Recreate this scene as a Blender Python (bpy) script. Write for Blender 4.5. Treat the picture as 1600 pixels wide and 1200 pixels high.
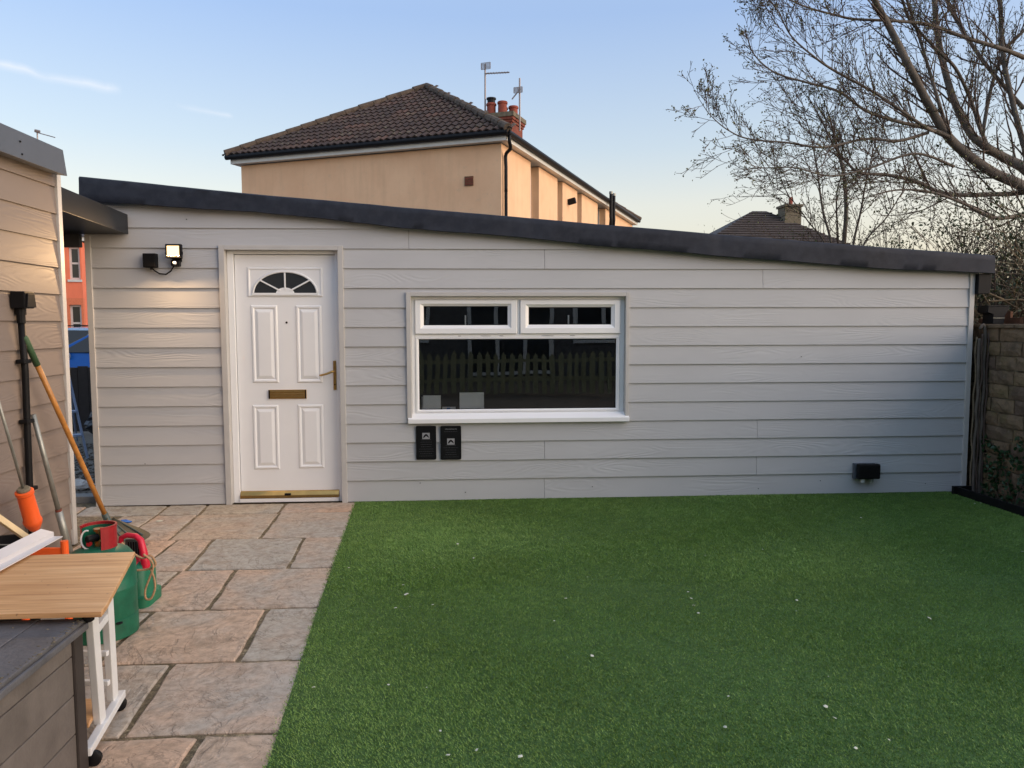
import bpy, bmesh, math, random
import numpy as np
from mathutils import Vector, Matrix, noise as mnoise
random.seed(7); rng = np.random.default_rng(7)
for o in list(bpy.data.objects): bpy.data.objects.remove(o)
scene = bpy.context.scene; COL = scene.collection
R = math.radians
# ------------------------------------------------------------------ camera
CAM_R = Vector((0.99789797, -0.06476031, -0.0023961)); CAM_U = Vector((0.00744265, 0.0777982, 0.99694135)); CAM_F = Vector((0.06437581, 0.99486358, -0.07811665))
CAM_C = Vector((0, -6.4332, 1.4877)); FOC = 1202.0
cd = bpy.data.cameras.new('camera'); cam = bpy.data.objects.new('camera', cd); COL.objects.link(cam)
cam.matrix_world = Matrix(((CAM_R.x, CAM_U.x, -CAM_F.x, CAM_C.x), (CAM_R.y, CAM_U.y, -CAM_F.y, CAM_C.y), (CAM_R.z, CAM_U.z, -CAM_F.z, CAM_C.z), (0, 0, 0, 1)))
cd.sensor_fit = 'HORIZONTAL'; cd.sensor_width = 36.0; cd.lens = FOC / 1600 * 36; cd.clip_start = .05; cd.clip_end = 3000
scene.camera = cam
# ------------------------------------------------------------------ sun and sky
SUN_EL, SUN_AZ = R(11.0), R(112.0)              # azimuth clockwise from +Y (the wall's inward normal): low, to the right
sdir = Vector((math.sin(SUN_AZ) * math.cos(SUN_EL), math.cos(SUN_AZ) * math.cos(SUN_EL), math.sin(SUN_EL)))
sl = bpy.data.lights.new('sun', 'SUN'); sl.energy = .68; sl.angle = R(75); sl.color = (1.0, .76, .55)
so = bpy.data.objects.new('sun', sl); COL.objects.link(so); so.rotation_euler = sdir.to_track_quat('Z', 'Y').to_euler()
world = bpy.data.worlds.new('World'); scene.world = world; world.use_nodes = True
wt = world.node_tree; wt.nodes.clear()
wo = wt.nodes.new('ShaderNodeOutputWorld'); wb = wt.nodes.new('ShaderNodeBackground'); sky = wt.nodes.new('ShaderNodeTexSky')
sky.sky_type = 'NISHITA'; sky.sun_disc = False; sky.sun_elevation = SUN_EL; sky.sun_rotation = SUN_AZ; sky.altitude = 50
sky.air_density = 1.0; sky.dust_density = 3.0; sky.ozone_density = 2.5
SKY_STRENGTH = .137
wb.inputs['Strength'].default_value = SKY_STRENGTH
def wn(t, **kw):
    n = wt.nodes.new(t)
    for k, v in kw.items(): setattr(n, k, v)
    return n
def wmath(op, a, b=None, clamp=False):
    n = wn('ShaderNodeMath', operation=op, use_clamp=clamp)
    for i, q in enumerate((a, b)):
        if q is None: continue
        if hasattr(q, 'is_linked'): wt.links.new(q, n.inputs[i])
        else: n.inputs[i].default_value = q
    return n.outputs[0]
def ray(px, py): return (CAM_F + CAM_R * ((px - 800) / FOC) + CAM_U * ((600 - py) / FOC)).normalized()
geo = wn('ShaderNodeTexCoord'); wdir = geo.outputs['Generated']
def wdot(vec):
    n = wn('ShaderNodeVectorMath', operation='DOT_PRODUCT'); wt.links.new(wdir, n.inputs[0]); n.inputs[1].default_value = vec
    return n.outputs['Value']
wnz = wn('ShaderNodeTexNoise'); wnz.inputs['Scale'].default_value = 22; wnz.inputs['Detail'].default_value = 5
wt.links.new(wdir, wnz.inputs['Vector'])
mask = None
for (a, b, wid, amt) in (((-60, 90), (192, 144), .0075, .55), ((272, 161), (366, 185), .005, .32)):   # two thin vapour trails
    d1, d2 = ray(*a), ray(*b); n_ = d1.cross(d2).normalized(); t_ = (d2 - d1).normalized()
    off = wmath('ADD', wdot(n_), wmath('MULTIPLY', wmath('SUBTRACT', wnz.outputs['Fac'], .5), .012))
    prof = wmath('SUBTRACT', 1.0, wmath('DIVIDE', wmath('ABSOLUTE', off), wid), True); prof = wmath('POWER', prof, 1.6)
    al = wdot(t_); lo, hi = d1.dot(t_), d2.dot(t_); ln = hi - lo
    e1 = wmath('DIVIDE', wmath('SUBTRACT', al, lo), ln * .25, True); e2 = wmath('DIVIDE', wmath('SUBTRACT', hi, al), ln * .10, True)
    fr = wmath('GREATER_THAN', wdot((d1 + d2).normalized()), 0)
    m_ = wmath('MULTIPLY', wmath('MULTIPLY', wmath('MULTIPLY', prof, wmath('MULTIPLY', e1, e2)), fr), wmath('MULTIPLY', wmath('MULTIPLY', wnz.outputs['Fac'], 1.7), amt))
    mask = m_ if mask is None else wmath('ADD', mask, m_)
SKY_GAMMA = .4
gm = wn('ShaderNodeGamma'); gm.inputs['Gamma'].default_value = SKY_GAMMA; wt.links.new(sky.outputs['Color'], gm.inputs['Color'])
sp = wn('ShaderNodeSeparateXYZ'); wt.links.new(wdir, sp.inputs[0])
hr = wn('ShaderNodeValToRGB'); wt.links.new(sp.outputs['Z'], hr.inputs['Fac']); cr_ = hr.color_ramp         # dusk haze: warmer towards the horizon, bluer overhead, all the way round
for e_, (p_, c_) in zip([cr_.elements[0], cr_.elements[1], cr_.elements.new(.146), cr_.elements.new(.215), cr_.elements.new(.36)], ((.02, (1.0, .84, .66)), (1.0, (.54, .63, .84)), (.146, (.98, .86, .74)), (.215, (.80, .79, .79)), (.36, (.58, .66, .84)))): e_.position = p_; e_.color = (*c_, 1)
tn = wn('ShaderNodeMix', data_type='RGBA', blend_type='MULTIPLY'); tn.inputs['Factor'].default_value = 1; wt.links.new(gm.outputs['Color'], tn.inputs['A']); wt.links.new(hr.outputs['Color'], tn.inputs['B'])
mx = wn('ShaderNodeMix', data_type='RGBA'); wt.links.new(mask, mx.inputs['Factor']); wt.links.new(tn.outputs['Result'], mx.inputs['A'])
mx.inputs['B'].default_value = (1.25, 1.3, 1.4, 1)
wt.links.new(mx.outputs['Result'], wb.inputs['Color']); wt.links.new(wb.outputs['Background'], wo.inputs['Surface'])
vs = scene.view_settings; vs.view_transform = 'Standard'; vs.look = 'None'; vs.gamma = 1; vs.use_curve_mapping = False
vs.exposure = 2.45
scene.render.engine = 'CYCLES'; scene.render.resolution_x = 1024; scene.render.resolution_y = 768
scene.cycles.use_denoising = True; scene.cycles.max_bounces = 6; scene.cycles.transparent_max_bounces = 12
# ------------------------------------------------------------------ survey helpers: a line of sight cut with a plane of the place
def sight(px, py): return CAM_F + CAM_R * ((px - 800) / FOC) + CAM_U * ((600 - py) / FOC)
def onY(px, py, Y): d = sight(px, py); return CAM_C + d * ((Y - CAM_C.y) / d.y)
def onX(px, py, X): d = sight(px, py); return CAM_C + d * ((X - CAM_C.x) / d.x)
def onZ(px, py, Z=0.0): d = sight(px, py); return CAM_C + d * ((Z - CAM_C.z) / d.z)
def onP(px, py, P0, n): d = sight(px, py); n = Vector(n); return CAM_C + d * ((Vector(P0) - CAM_C).dot(n) / d.dot(n))
# ------------------------------------------------------------------ materials
def rgb(r, g, b):
    f = lambda c: (c / 255 / 12.92) if c / 255 <= .04045 else ((c / 255 + .055) / 1.055) ** 2.4
    return (f(r), f(g), f(b), 1)
class Mt:
    def __init__(s, name):
        s.m = bpy.data.materials.new(name); s.m.use_nodes = True; s.t = s.m.node_tree; s.b = s.t.nodes['Principled BSDF']; s._tc = None
    def n(s, t, **kw):
        q = s.t.nodes.new(t)
        for k, v in kw.items():
            if k in q.inputs: q.inputs[k].default_value = v
            else: setattr(q, k, v)
        return q
    def l(s, a, b): s.t.links.new(a, b)
    def coord(s, scale=(1, 1, 1), rand=True, kind='Object'):
        tc = s.n('ShaderNodeTexCoord'); mp = s.n('ShaderNodeMapping'); mp.inputs['Scale'].default_value = scale; s.l(tc.outputs[kind], mp.inputs['Vector'])
        if rand:
            oi = s.n('ShaderNodeObjectInfo'); vm = s.n('ShaderNodeVectorMath', operation='SCALE'); vm.inputs[0].default_value = (17.3, 31.7, 23.1); s.l(oi.outputs['Random'], vm.inputs['Scale']); s.l(vm.outputs[0], mp.inputs['Location'])
        return mp.outputs['Vector']
    def noise(s, vec, scale, detail=4, rough=.55, dist=0):
        q = s.n('ShaderNodeTexNoise'); q.inputs['Scale'].default_value = scale; q.inputs['Detail'].default_value = detail; q.inputs['Roughness'].default_value = rough; q.inputs['Distortion'].default_value = dist
        s.l(vec, q.inputs['Vector']); return q.outputs['Fac']
    def ramp(s, fac, stops, interp='LINEAR'):
        q = s.n('ShaderNodeValToRGB'); cr = q.color_ramp; cr.interpolation = interp
        while len(cr.elements) < len(stops): cr.elements.new(.5)
        for e, (p, c) in zip(cr.elements, stops): e.position = p; e.color = c if len(c) == 4 else (*c, 1)
        s.l(fac, q.inputs['Fac']); return q.outputs['Color']
    def mix(s, fac, a, b, mode='MIX'):
        q = s.n('ShaderNodeMix', data_type='RGBA', blend_type=mode)
        for v, k in ((fac, 'Factor'), (a, 'A'), (b, 'B')):
            i = [x for x in q.inputs if x.name == k and x.enabled][0]
            if hasattr(v, 'is_linked'): s.l(v, i)
            else: i.default_value = v
        return [x for x in q.outputs if x.enabled][0]
    def bump(s, h, strength, dist=.01, prev=None):
        q = s.n('ShaderNodeBump'); q.inputs['Strength'].default_value = strength; q.inputs['Distance'].default_value = dist; s.l(h, q.inputs['Height'])
        if prev is not None: s.l(prev, q.inputs['Normal'])
        s.l(q.outputs['Normal'], s.b.inputs['Normal']); return q.outputs['Normal']
    def set(s, **kw):
        for k, v in kw.items():
            i = s.b.inputs[k.replace('_', ' ')]
            if hasattr(v, 'is_linked'): s.l(v, i)
            else: i.default_value = v
        return s
MATS = {}
SPEC = {'black_plastic': .18, 'black_gutter': .18, 'dark_metal_fascia': .25, 'black_slate': .2}
def plain(name, col, rough=.55, metal=0., var=.12, vs_=6., bump=.0, bs=60., spec=.5):
    if name in MATS: return MATS[name]
    k = Mt(name); c = k.coord(); f = k.noise(c, vs_, 5, .6)
    d = tuple(x * (1 - var) for x in col[:3]) + (1,); e = tuple(min(1, x * (1 + var)) for x in col[:3]) + (1,)
    k.set(Base_Color=k.ramp(f, ((.3, d), (.7, e))), Roughness=rough, Metallic=metal); k.b.inputs['Specular IOR Level'].default_value = SPEC.get(name, spec)
    if bump: k.bump(k.noise(c, bs, 4), bump, .004)
    MATS[name] = k.m; return k.m
def siding(name, col):
    k = Mt(name); c = k.coord((.55, .55, 1.0))
    ds = k.noise(c, 2.2, 3, .5); 
    nz = k.noise(k.coord((1.25, 1.25, 7.5)), 1.0, 1.2, .4); sc = k.n('ShaderNodeMath', operation='MULTIPLY'); k.l(nz, sc.inputs[0]); sc.inputs[1].default_value = 95
    w = k.n('ShaderNodeMath', operation='SINE'); k.l(sc.outputs[0], w.inputs[0])
    fine = k.noise(k.coord((6, 6, 160)), 1.0, 4, .6)
    patch = k.noise(k.coord((.7, .7, 3)), 1.6, 2)
    h = k.n('ShaderNodeMath', operation='MULTIPLY_ADD'); k.l(w.outputs[0], h.inputs[0]); k.l(k.ramp(patch, ((.42, (.02, .02, .02)), (.62, (.8, .8, .8)))), h.inputs[1])
    m2 = k.n('ShaderNodeMath', operation='MULTIPLY'); k.l(fine, m2.inputs[0]); m2.inputs[1].default_value = .35; k.l(m2.outputs[0], h.inputs[2])
    d = tuple(x * .955 for x in col[:3]) + (1,); e = tuple(x * 1.045 for x in col[:3]) + (1,)
    oi = k.n('ShaderNodeObjectInfo')
    base = k.ramp(k.noise(k.coord((.8, .8, 2)), 1.7, 4), ((.3, d), (.7, e)))
    base = k.mix(k.ramp(oi.outputs['Random'], ((0, (0, 0, 0)), (1, (.10, .10, .10)))), base, tuple(x * .8 for x in col[:3]) + (1,))
    k.set(Base_Color=base, Roughness=.55); k.bump(h.outputs[0], .32, .0022); k.b.inputs['Specular IOR Level'].default_value = .4
    return k.m
M_SIDE = siding('grey_fibre_cement', rgb(187, 188, 190)); M_SHED = siding('beige_fibre_cement', rgb(128, 116, 108))
M_TRIM = plain('grey_trim', rgb(190, 188, 185), .5, 0, .05); M_UPVC = plain('white_upvc', rgb(240, 241, 242), .28, 0, .025, 2.); M_UPVC.node_tree.nodes['Principled BSDF'].inputs['Specular IOR Level'].default_value = .45
def epdm():
    k = Mt('black_rubber_roofing'); c = k.coord((1, 1, 1), False); f = k.noise(c, 2.2, 6, .65); g = k.noise(c, 14, 5, .6)
    k.set(Base_Color=k.mix(k.ramp(g, ((.4, (0, 0, 0)), (.75, (.6, .6, .6)))), k.ramp(f, ((.3, rgb(30, 34, 44)), (.7, rgb(42, 46, 57)))), rgb(54, 58, 68)), Roughness=.6)
    k.b.inputs['Specular IOR Level'].default_value = .25; k.bump(k.noise(c, 9, 5), .25, .01); return k.m
M_EPDM = epdm()
M_GREYFAS = plain('grey_metal_fascia', rgb(86, 92, 102), .45, .15, .08, 3.)
M_CANOPY = plain('dark_metal_fascia', rgb(38, 41, 46), .42, .2, .12, 3.)
M_BLACK = plain('black_plastic', (.007, .007, .008, 1), .5, 0, .2, 8.); M_SLATE = plain('black_slate', (.005, .0055, .007, 1), .5, 0, .25, 12., .15, 60)
M_BRASS = plain('brass', (.55, .36, .13, 1), .3, 1., .12, 12.)
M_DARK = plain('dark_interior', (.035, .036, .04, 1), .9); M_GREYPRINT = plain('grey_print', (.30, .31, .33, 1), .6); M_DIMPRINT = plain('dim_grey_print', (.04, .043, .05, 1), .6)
M_PLY = plain('interior_board', (.10, .09, .08, 1), .8)
def glass(name, refl, tint):
    m = bpy.data.materials.new(name); m.use_nodes = True; t = m.node_tree; t.nodes.clear()
    o = t.nodes.new('ShaderNodeOutputMaterial'); mi = t.nodes.new('ShaderNodeMixShader'); tr = t.nodes.new('ShaderNodeBsdfTransparent'); gl = t.nodes.new('ShaderNodeBsdfGlossy')
    fr = t.nodes.new('ShaderNodeFresnel'); fr.inputs['IOR'].default_value = 1.5; ml = t.nodes.new('ShaderNodeMath'); ml.operation = 'MULTIPLY'; ml.use_clamp = True; ml.inputs[1].default_value = refl
    gl.inputs['Roughness'].default_value = .004; gl.inputs['Color'].default_value = (.95, .97, 1, 1); tr.inputs['Color'].default_value = tint
    nz = t.nodes.new('ShaderNodeTexNoise'); nz.inputs['Scale'].default_value = 2.2; nz.inputs['Detail'].default_value = 1
    tc = t.nodes.new('ShaderNodeTexCoord'); t.links.new(tc.outputs['Object'], nz.inputs['Vector'])
    bp = t.nodes.new('ShaderNodeBump'); bp.inputs['Strength'].default_value = .05; bp.inputs['Distance'].default_value = .02; t.links.new(nz.outputs['Fac'], bp.inputs['Height']); t.links.new(bp.outputs['Normal'], gl.inputs['Normal'])
    t.links.new(fr.outputs['Fac'], ml.inputs[0]); t.links.new(ml.outputs[0], mi.inputs['Fac']); t.links.new(tr.outputs[0], mi.inputs[1]); t.links.new(gl.outputs[0], mi.inputs[2]); t.links.new(mi.outputs[0], o.inputs['Surface'])
    return m
M_GLASS = glass('double_glazing', 1.9, (.97, .98, .97, 1))
def obscure():
    k = Mt('obscured_glass'); k.set(Base_Color=(.03, .035, .04, 1), Roughness=.12); k.bump(k.noise(k.coord(), 110, 3), .5, .004); return k.m
M_OBSC = obscure()
M_FARGLASS = Mt('far_window_glass').set(Base_Color=(.03, .035, .04, 1), Roughness=.05).m
def stone():
    k = Mt('riven_sandstone'); c = k.coord(); oi = k.n('ShaderNodeObjectInfo')
    b = k.ramp(oi.outputs['Random'], ((0, rgb(198, 166, 142)), (.3, rgb(188, 168, 148)), (.55, rgb(170, 166, 156)), (.8, rgb(200, 168, 144)), (1, rgb(180, 168, 150))))
    f = k.noise(c, 1.7, 4, .6, .6); b = k.mix(k.ramp(f, ((.42, (0, 0, 0)), (.62, (.75, .75, .75)))), b, rgb(170, 167, 160))
    f2 = k.noise(c, 3.1, 5, .65, .4); b = k.mix(k.ramp(f2, ((.52, (0, 0, 0)), (.72, (.4, .4, .4)))), b, rgb(184, 150, 124))
    b = k.mix(k.ramp(k.noise(c, 6.5, 7, .72, .8), ((.34, (.55, .55, .55)), (.48, (0, 0, 0)))), b, rgb(138, 118, 98)); b = k.mix(k.ramp(k.noise(c, 26, 6, .7), ((.35, (.5, .5, .5)), (.6, (0, 0, 0)))), b, rgb(112, 102, 88))
    vn = k.n('ShaderNodeMath', operation='ABSOLUTE'); v0 = k.n('ShaderNodeMath', operation='SUBTRACT'); k.l(k.noise(c, 2.4, 6, .6, 1.2), v0.inputs[0]); v0.inputs[1].default_value = .5; k.l(v0.outputs[0], vn.inputs[0]); b = k.mix(k.ramp(vn.outputs[0], ((0, (.5, .5, .5)), (.012, (0, 0, 0)))), b, rgb(104, 92, 78))
    sp = k.ramp(k.noise(c, 55, 5, .7, .3), ((.64, (0, 0, 0)), (.72, (.55, .55, .55)))); b = k.mix(sp, b, rgb(220, 212, 200))
    k.set(Base_Color=b, Roughness=.72)
    w = k.noise(c, 3.3, 6, .55, 1.6); st = k.ramp(w, ((.3, (.1, .1, .1)), (.44, (.45, .45, .45)), (.46, (.6, .6, .6)), (.58, (.7, .7, .7)), (.6, (.85, .85, .85)), (.8, (1, 1, 1))))
    nrm = k.bump(st, 1.0, .014); k.bump(k.noise(c, 60, 5, .7), .35, .004, nrm); return k.m
M_STONE = stone()
def grout():
    k = Mt('jointing_grit'); c = k.coord((1, 1, 1), False)
    b = k.ramp(k.noise(c, 40, 5, .7), ((.3, rgb(78, 68, 54)), (.52, rgb(122, 108, 86)), (.72, rgb(190, 174, 140)))); b = k.mix(k.ramp(k.noise(c, 2.6, 4), ((.45, (0, 0, 0)), (.7, (.8, .8, .8)))), b, rgb(74, 68, 46))
    k.set(Base_Color=b, Roughness=.95); k.bump(k.noise(c, 120, 4, .7), .8, .006); return k.m
M_GROUT = grout()
def turfm():
    k = Mt('turf_fibre'); g = k.n('ShaderNodeNewGeometry'); pos = g.outputs['Position']
    f = k.noise(pos, 1.1, 4, .6); f2 = k.noise(pos, 260, 1, .5); f3 = k.noise(pos, 9, 4, .65)
    b = k.ramp(f2, ((.25, rgb(84, 122, 56)), (.5, rgb(126, 166, 84)), (.72, rgb(170, 194, 112)), (.85, rgb(210, 214, 150))))
    b = k.mix(k.ramp(f, ((.35, (0, 0, 0)), (.7, (.45, .45, .45)))), b, rgb(122, 142, 70)); b = k.mix(k.ramp(f3, ((.4, (.35, .35, .35)), (.65, (0, 0, 0)))), b, rgb(60, 100, 44))
    k.set(Base_Color=b, Roughness=.5); k.b.inputs['Specular IOR Level'].default_value = .3; return k.m
M_TURF = turfm(); M_TURFBASE = plain('turf_backing', rgb(58, 88, 40), .95, 0, .3, 30.)
def oak():
    k = Mt('oak_laminate'); c = k.coord((2.2, 26, 26), False); f = k.noise(c, 1.0, 6, .6, .4); g = k.noise(k.coord((1.5, 90, 90), False), 1, 4)
    b = k.ramp(f, ((.3, rgb(176, 128, 84)), (.5, rgb(206, 160, 112)), (.7, rgb(222, 182, 136)))); b = k.mix(k.ramp(g, ((.45, (.3, .3, .3)), (.6, (0, 0, 0)))), b, rgb(160, 112, 70))
    b = k.mix(k.ramp(k.noise(k.coord((1, 1, 1), False), 46, 3), ((.70, (0, 0, 0)), (.74, (.7, .7, .7)))), b, rgb(110, 80, 56))
    k.set(Base_Color=b, Roughness=.45); return k.m
M_OAK = oak(); M_HANDLE = plain('varnished_handle', rgb(178, 120, 56), .4, 0, .2, 18.); M_TIMBER = plain('pale_timber', rgb(222, 200, 160), .6, 0, .1, 12.)
M_DECKBOX = plain('weathered_grey_resin', rgb(98, 92, 88), .6, 0, .22, 9., .5, 70); M_DECKLID = plain('weathered_lid_resin', rgb(86, 86, 90), .55, 0, .25, 7., .6, 60); M_DECKPOST = plain('dark_resin_post', rgb(52, 46, 44), .55, 0, .15)
M_WMETAL = plain('white_powder_coat', rgb(216, 218, 220), .4, 0, .06); M_GREEN = plain('green_bottle_paint', rgb(14, 92, 68), .48, 0, .32, 14., .3, 60); M_GREEN2 = plain('green_moulded_plastic', rgb(22, 108, 78), .45, 0, .15)
M_RED = plain('red_shroud', rgb(150, 26, 34), .45, 0, .2, 10.); M_PINK = plain('red_plastic', rgb(206, 32, 60), .38, 0, .1); M_STEEL = plain('galvanised_tube', rgb(150, 152, 146), .45, .6, .15, 20.); M_ORANGE = plain('orange_plastic', rgb(240, 96, 36), .42, 0, .08)
M_ROPE = plain('tan_rope', rgb(178, 142, 108), .85, 0, .3, 60., .8, 200); M_LGREEN = plain('green_grip', rgb(58, 88, 58), .6); M_RAKE = plain('dark_green_scoop', rgb(66, 78, 76), .5, 0, .2); M_OLIVE = plain('olive_scoop_back', rgb(92, 84, 66), .6, 0, .2)
M_LIME = plain('lime_plastic', rgb(150, 190, 30), .4); M_BLUE = plain('blue_rag', rgb(60, 110, 190), .8)
M_PETAL = plain('white_petal', rgb(196, 198, 184), .6); M_PROFILE = plain('white_aluminium_profile', rgb(206, 204, 206), .4, 0, .04)
def renderm():
    k = Mt('buff_render'); c = k.coord((1, 1, 1), False); b = k.ramp(k.noise(c, 1.1, 5, .6), ((.3, rgb(228, 184, 146)), (.7, rgb(240, 200, 162))))
    st = k.noise(k.coord((5, 5, .5), False), 1, 5, .65); b = k.mix(k.ramp(st, ((.5, (0, 0, 0)), (.72, (.28, .28, .28)))), b, rgb(200, 164, 130)); b = k.mix(k.ramp(k.noise(c, 6, 5, .7), ((.58, (0, 0, 0)), (.75, (.4, .4, .4)))), b, rgb(204, 176, 148))
    k.set(Base_Color=b, Roughness=.9); k.bump(k.noise(c, 45, 4), .3, .004); return k.m
M_RENDER = renderm(); M_WHITEP = plain('white_paint', rgb(214, 214, 210), .5, 0, .06)
M_TILE = None
def tilem():
    k = Mt('brown_concrete_tile'); c = k.coord(); g = k.n('ShaderNodeNewGeometry'); oi = k.n('ShaderNodeObjectInfo')
    b = k.ramp(oi.outputs['Random'], ((0, rgb(58, 46, 44)), (.4, rgb(66, 52, 48)), (.8, rgb(74, 58, 52)), (1, rgb(90, 66, 58))))
    f = k.noise(g.outputs['Position'], 5, 6, .7); b = k.mix(k.ramp(f, ((.55, (0, 0, 0)), (.68, (.7, .7, .7)))), b, rgb(108, 104, 84)); b = k.mix(k.ramp(k.noise(g.outputs['Position'], 1.1, 4), ((.4, (0, 0, 0)), (.7, (.5, .5, .5)))), b, rgb(52, 44, 44))
    k.set(Base_Color=b, Roughness=.85); k.bump(k.noise(c, 70, 4), .4, .006); return k.m
M_TILE = tilem(); M_HIP = plain('mossy_hip_mortar', rgb(88, 76, 66), .95, 0, .4, 9., .8, 30)
def brickm(name, c1, c2, mort, sc, kind='Object', bumpy=.5):
    k = Mt(name); c = k.coord((1, 1, 1), False, kind); br = k.n('ShaderNodeTexBrick'); k.l(c, br.inputs['Vector']); br.inputs['Color1'].default_value = c1; br.inputs['Color2'].default_value = c2; br.inputs['Mortar'].default_value = mort
    br.inputs['Scale'].default_value = sc; br.inputs['Mortar Size'].default_value = .02; k.set(Base_Color=k.mix(k.ramp(k.noise(c, 8, 5), ((.4, (0, 0, 0)), (.8, (.5, .5, .5)))), br.outputs['Color'], tuple(x * .6 for x in c1[:3]) + (1,)), Roughness=.9); return k.m
M_CBRICK = plain('red_chimney_brick', rgb(124, 66, 52), .9, 0, .3, 14., .4, 40); M_POT = plain('terracotta', rgb(142, 70, 54), .8, 0, .2, 8.); M_LEADCAP = plain('weathered_mortar', rgb(112, 104, 88), .95, 0, .3, 12.)
M_ALU = plain('aerial_aluminium', rgb(150, 140, 138), .4, .6); M_GUTTER = plain('black_gutter', (.010, .011, .014, 1), .5)
M_CORAL = plain('coral_render', rgb(240, 128, 94), .85, 0, .06, 2.); M_CORALBRICK = plain('painted_orange_brick', rgb(222, 124, 88), .85, 0, .12, 18., .5, 14)
M_SLATEROOF = plain('far_dark_roof', rgb(72, 66, 66), .85, 0, .25, 3.)
M_CARBLUE = plain('blue_car_paint', rgb(26, 84, 158), .2, .3, .05); M_CARPALE = plain('pale_blue_car_paint', rgb(150, 180, 210), .22, .3, .05); M_TYRE = plain('tyre_rubber', (.015, .015, .016, 1), .8); M_LENS = plain('headlamp_lens', rgb(170, 180, 190), .12)
M_FENCEDK = plain('dark_stained_fence', rgb(38, 34, 34), .85, 0, .25, 12.); M_BAG = plain('black_polythene', (.010, .012, .018, 1), .22, 0, .2); M_LADDER = plain('pale_blue_enamel', rgb(140, 158, 190), .4)
M_GRAVEL = plain('grey_gravel', rgb(104, 100, 94), .9, 0, .35, 40., .9, 60); M_SOIL = plain('garden_soil', rgb(62, 52, 42), .95, 0, .35, 20., .9, 40); M_KERB = plain('concrete_kerb', rgb(134, 134, 134), .85, 0, .15, 8., .4, 60)
M_BARK = plain('grey_bark', rgb(98, 90, 82), .9, 0, .3, 8., .8, 30); M_TWIG = plain('brown_twig', rgb(84, 70, 62), .9, 0, .2, 12.); M_BUD = plain('opening_bud', rgb(92, 94, 52), .7, 0, .3, 20.); M_LEAF = plain('spring_leaf', rgb(78, 88, 40), .6, 0, .35, 8.); M_IVY = plain('dark_ivy_leaf', rgb(34, 66, 34), .45, 0, .35, 9.); M_EVER = plain('evergreen_leaf', rgb(66, 74, 40), .55, 0, .4, 4.)
M_STALE = plain('dry_bramble', rgb(124, 108, 84), .9, 0, .3, 10.)
def blockm():
    k = Mt('weathered_walling_block'); g = k.n('ShaderNodeNewGeometry'); oi = k.n('ShaderNodeObjectInfo'); pos = g.outputs['Position']
    b = k.ramp(oi.outputs['Random'], ((0, rgb(118, 96, 76)), (.35, rgb(138, 118, 92)), (.7, rgb(106, 88, 76)), (1, rgb(146, 126, 98))))
    b = k.mix(k.ramp(k.noise(pos, 9, 6, .7), ((.45, (0, 0, 0)), (.65, (.8, .8, .8)))), b, rgb(84, 72, 58)); b = k.mix(k.ramp(k.noise(pos, 4, 4), ((.5, (0, 0, 0)), (.7, (.6, .6, .6)))), b, rgb(112, 104, 62)); b = k.mix(k.ramp(k.noise(pos, 24, 4), ((.62, (0, 0, 0)), (.75, (.6, .6, .6)))), b, rgb(140, 130, 114))
    k.set(Base_Color=b, Roughness=.95); k.bump(k.noise(pos, 40, 6, .7), .9, .012); return k.m
M_BLOCK = blockm(); M_OLDWOOD = plain('silvered_wood', rgb(118, 104, 84), .85, 0, .3, 14., .5, 50); M_REDWOOD = plain('brown_fence_wood', rgb(112, 76, 56), .85, 0, .3, 10., .4, 40)
M_PICKET = plain('pale_green_picket', rgb(150, 148, 112), .7, 0, .2); M_REDBRICK = plain('red_brick', rgb(92, 90, 88), .9, 0, .3, 10.)
M_LIT = Mt('lit_led_panel'); M_LIT.set(Base_Color=(1, .8, .5, 1), Emission_Color=(1, .66, .26, 1), Emission_Strength=.42); M_LIT = M_LIT.m
M_CARD = plain('white_card', rgb(236, 236, 236), .7, 0, .02); M_GND = plain('bare_ground', rgb(96, 88, 76), .95, 0, .3, .6, .6, 20)
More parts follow.
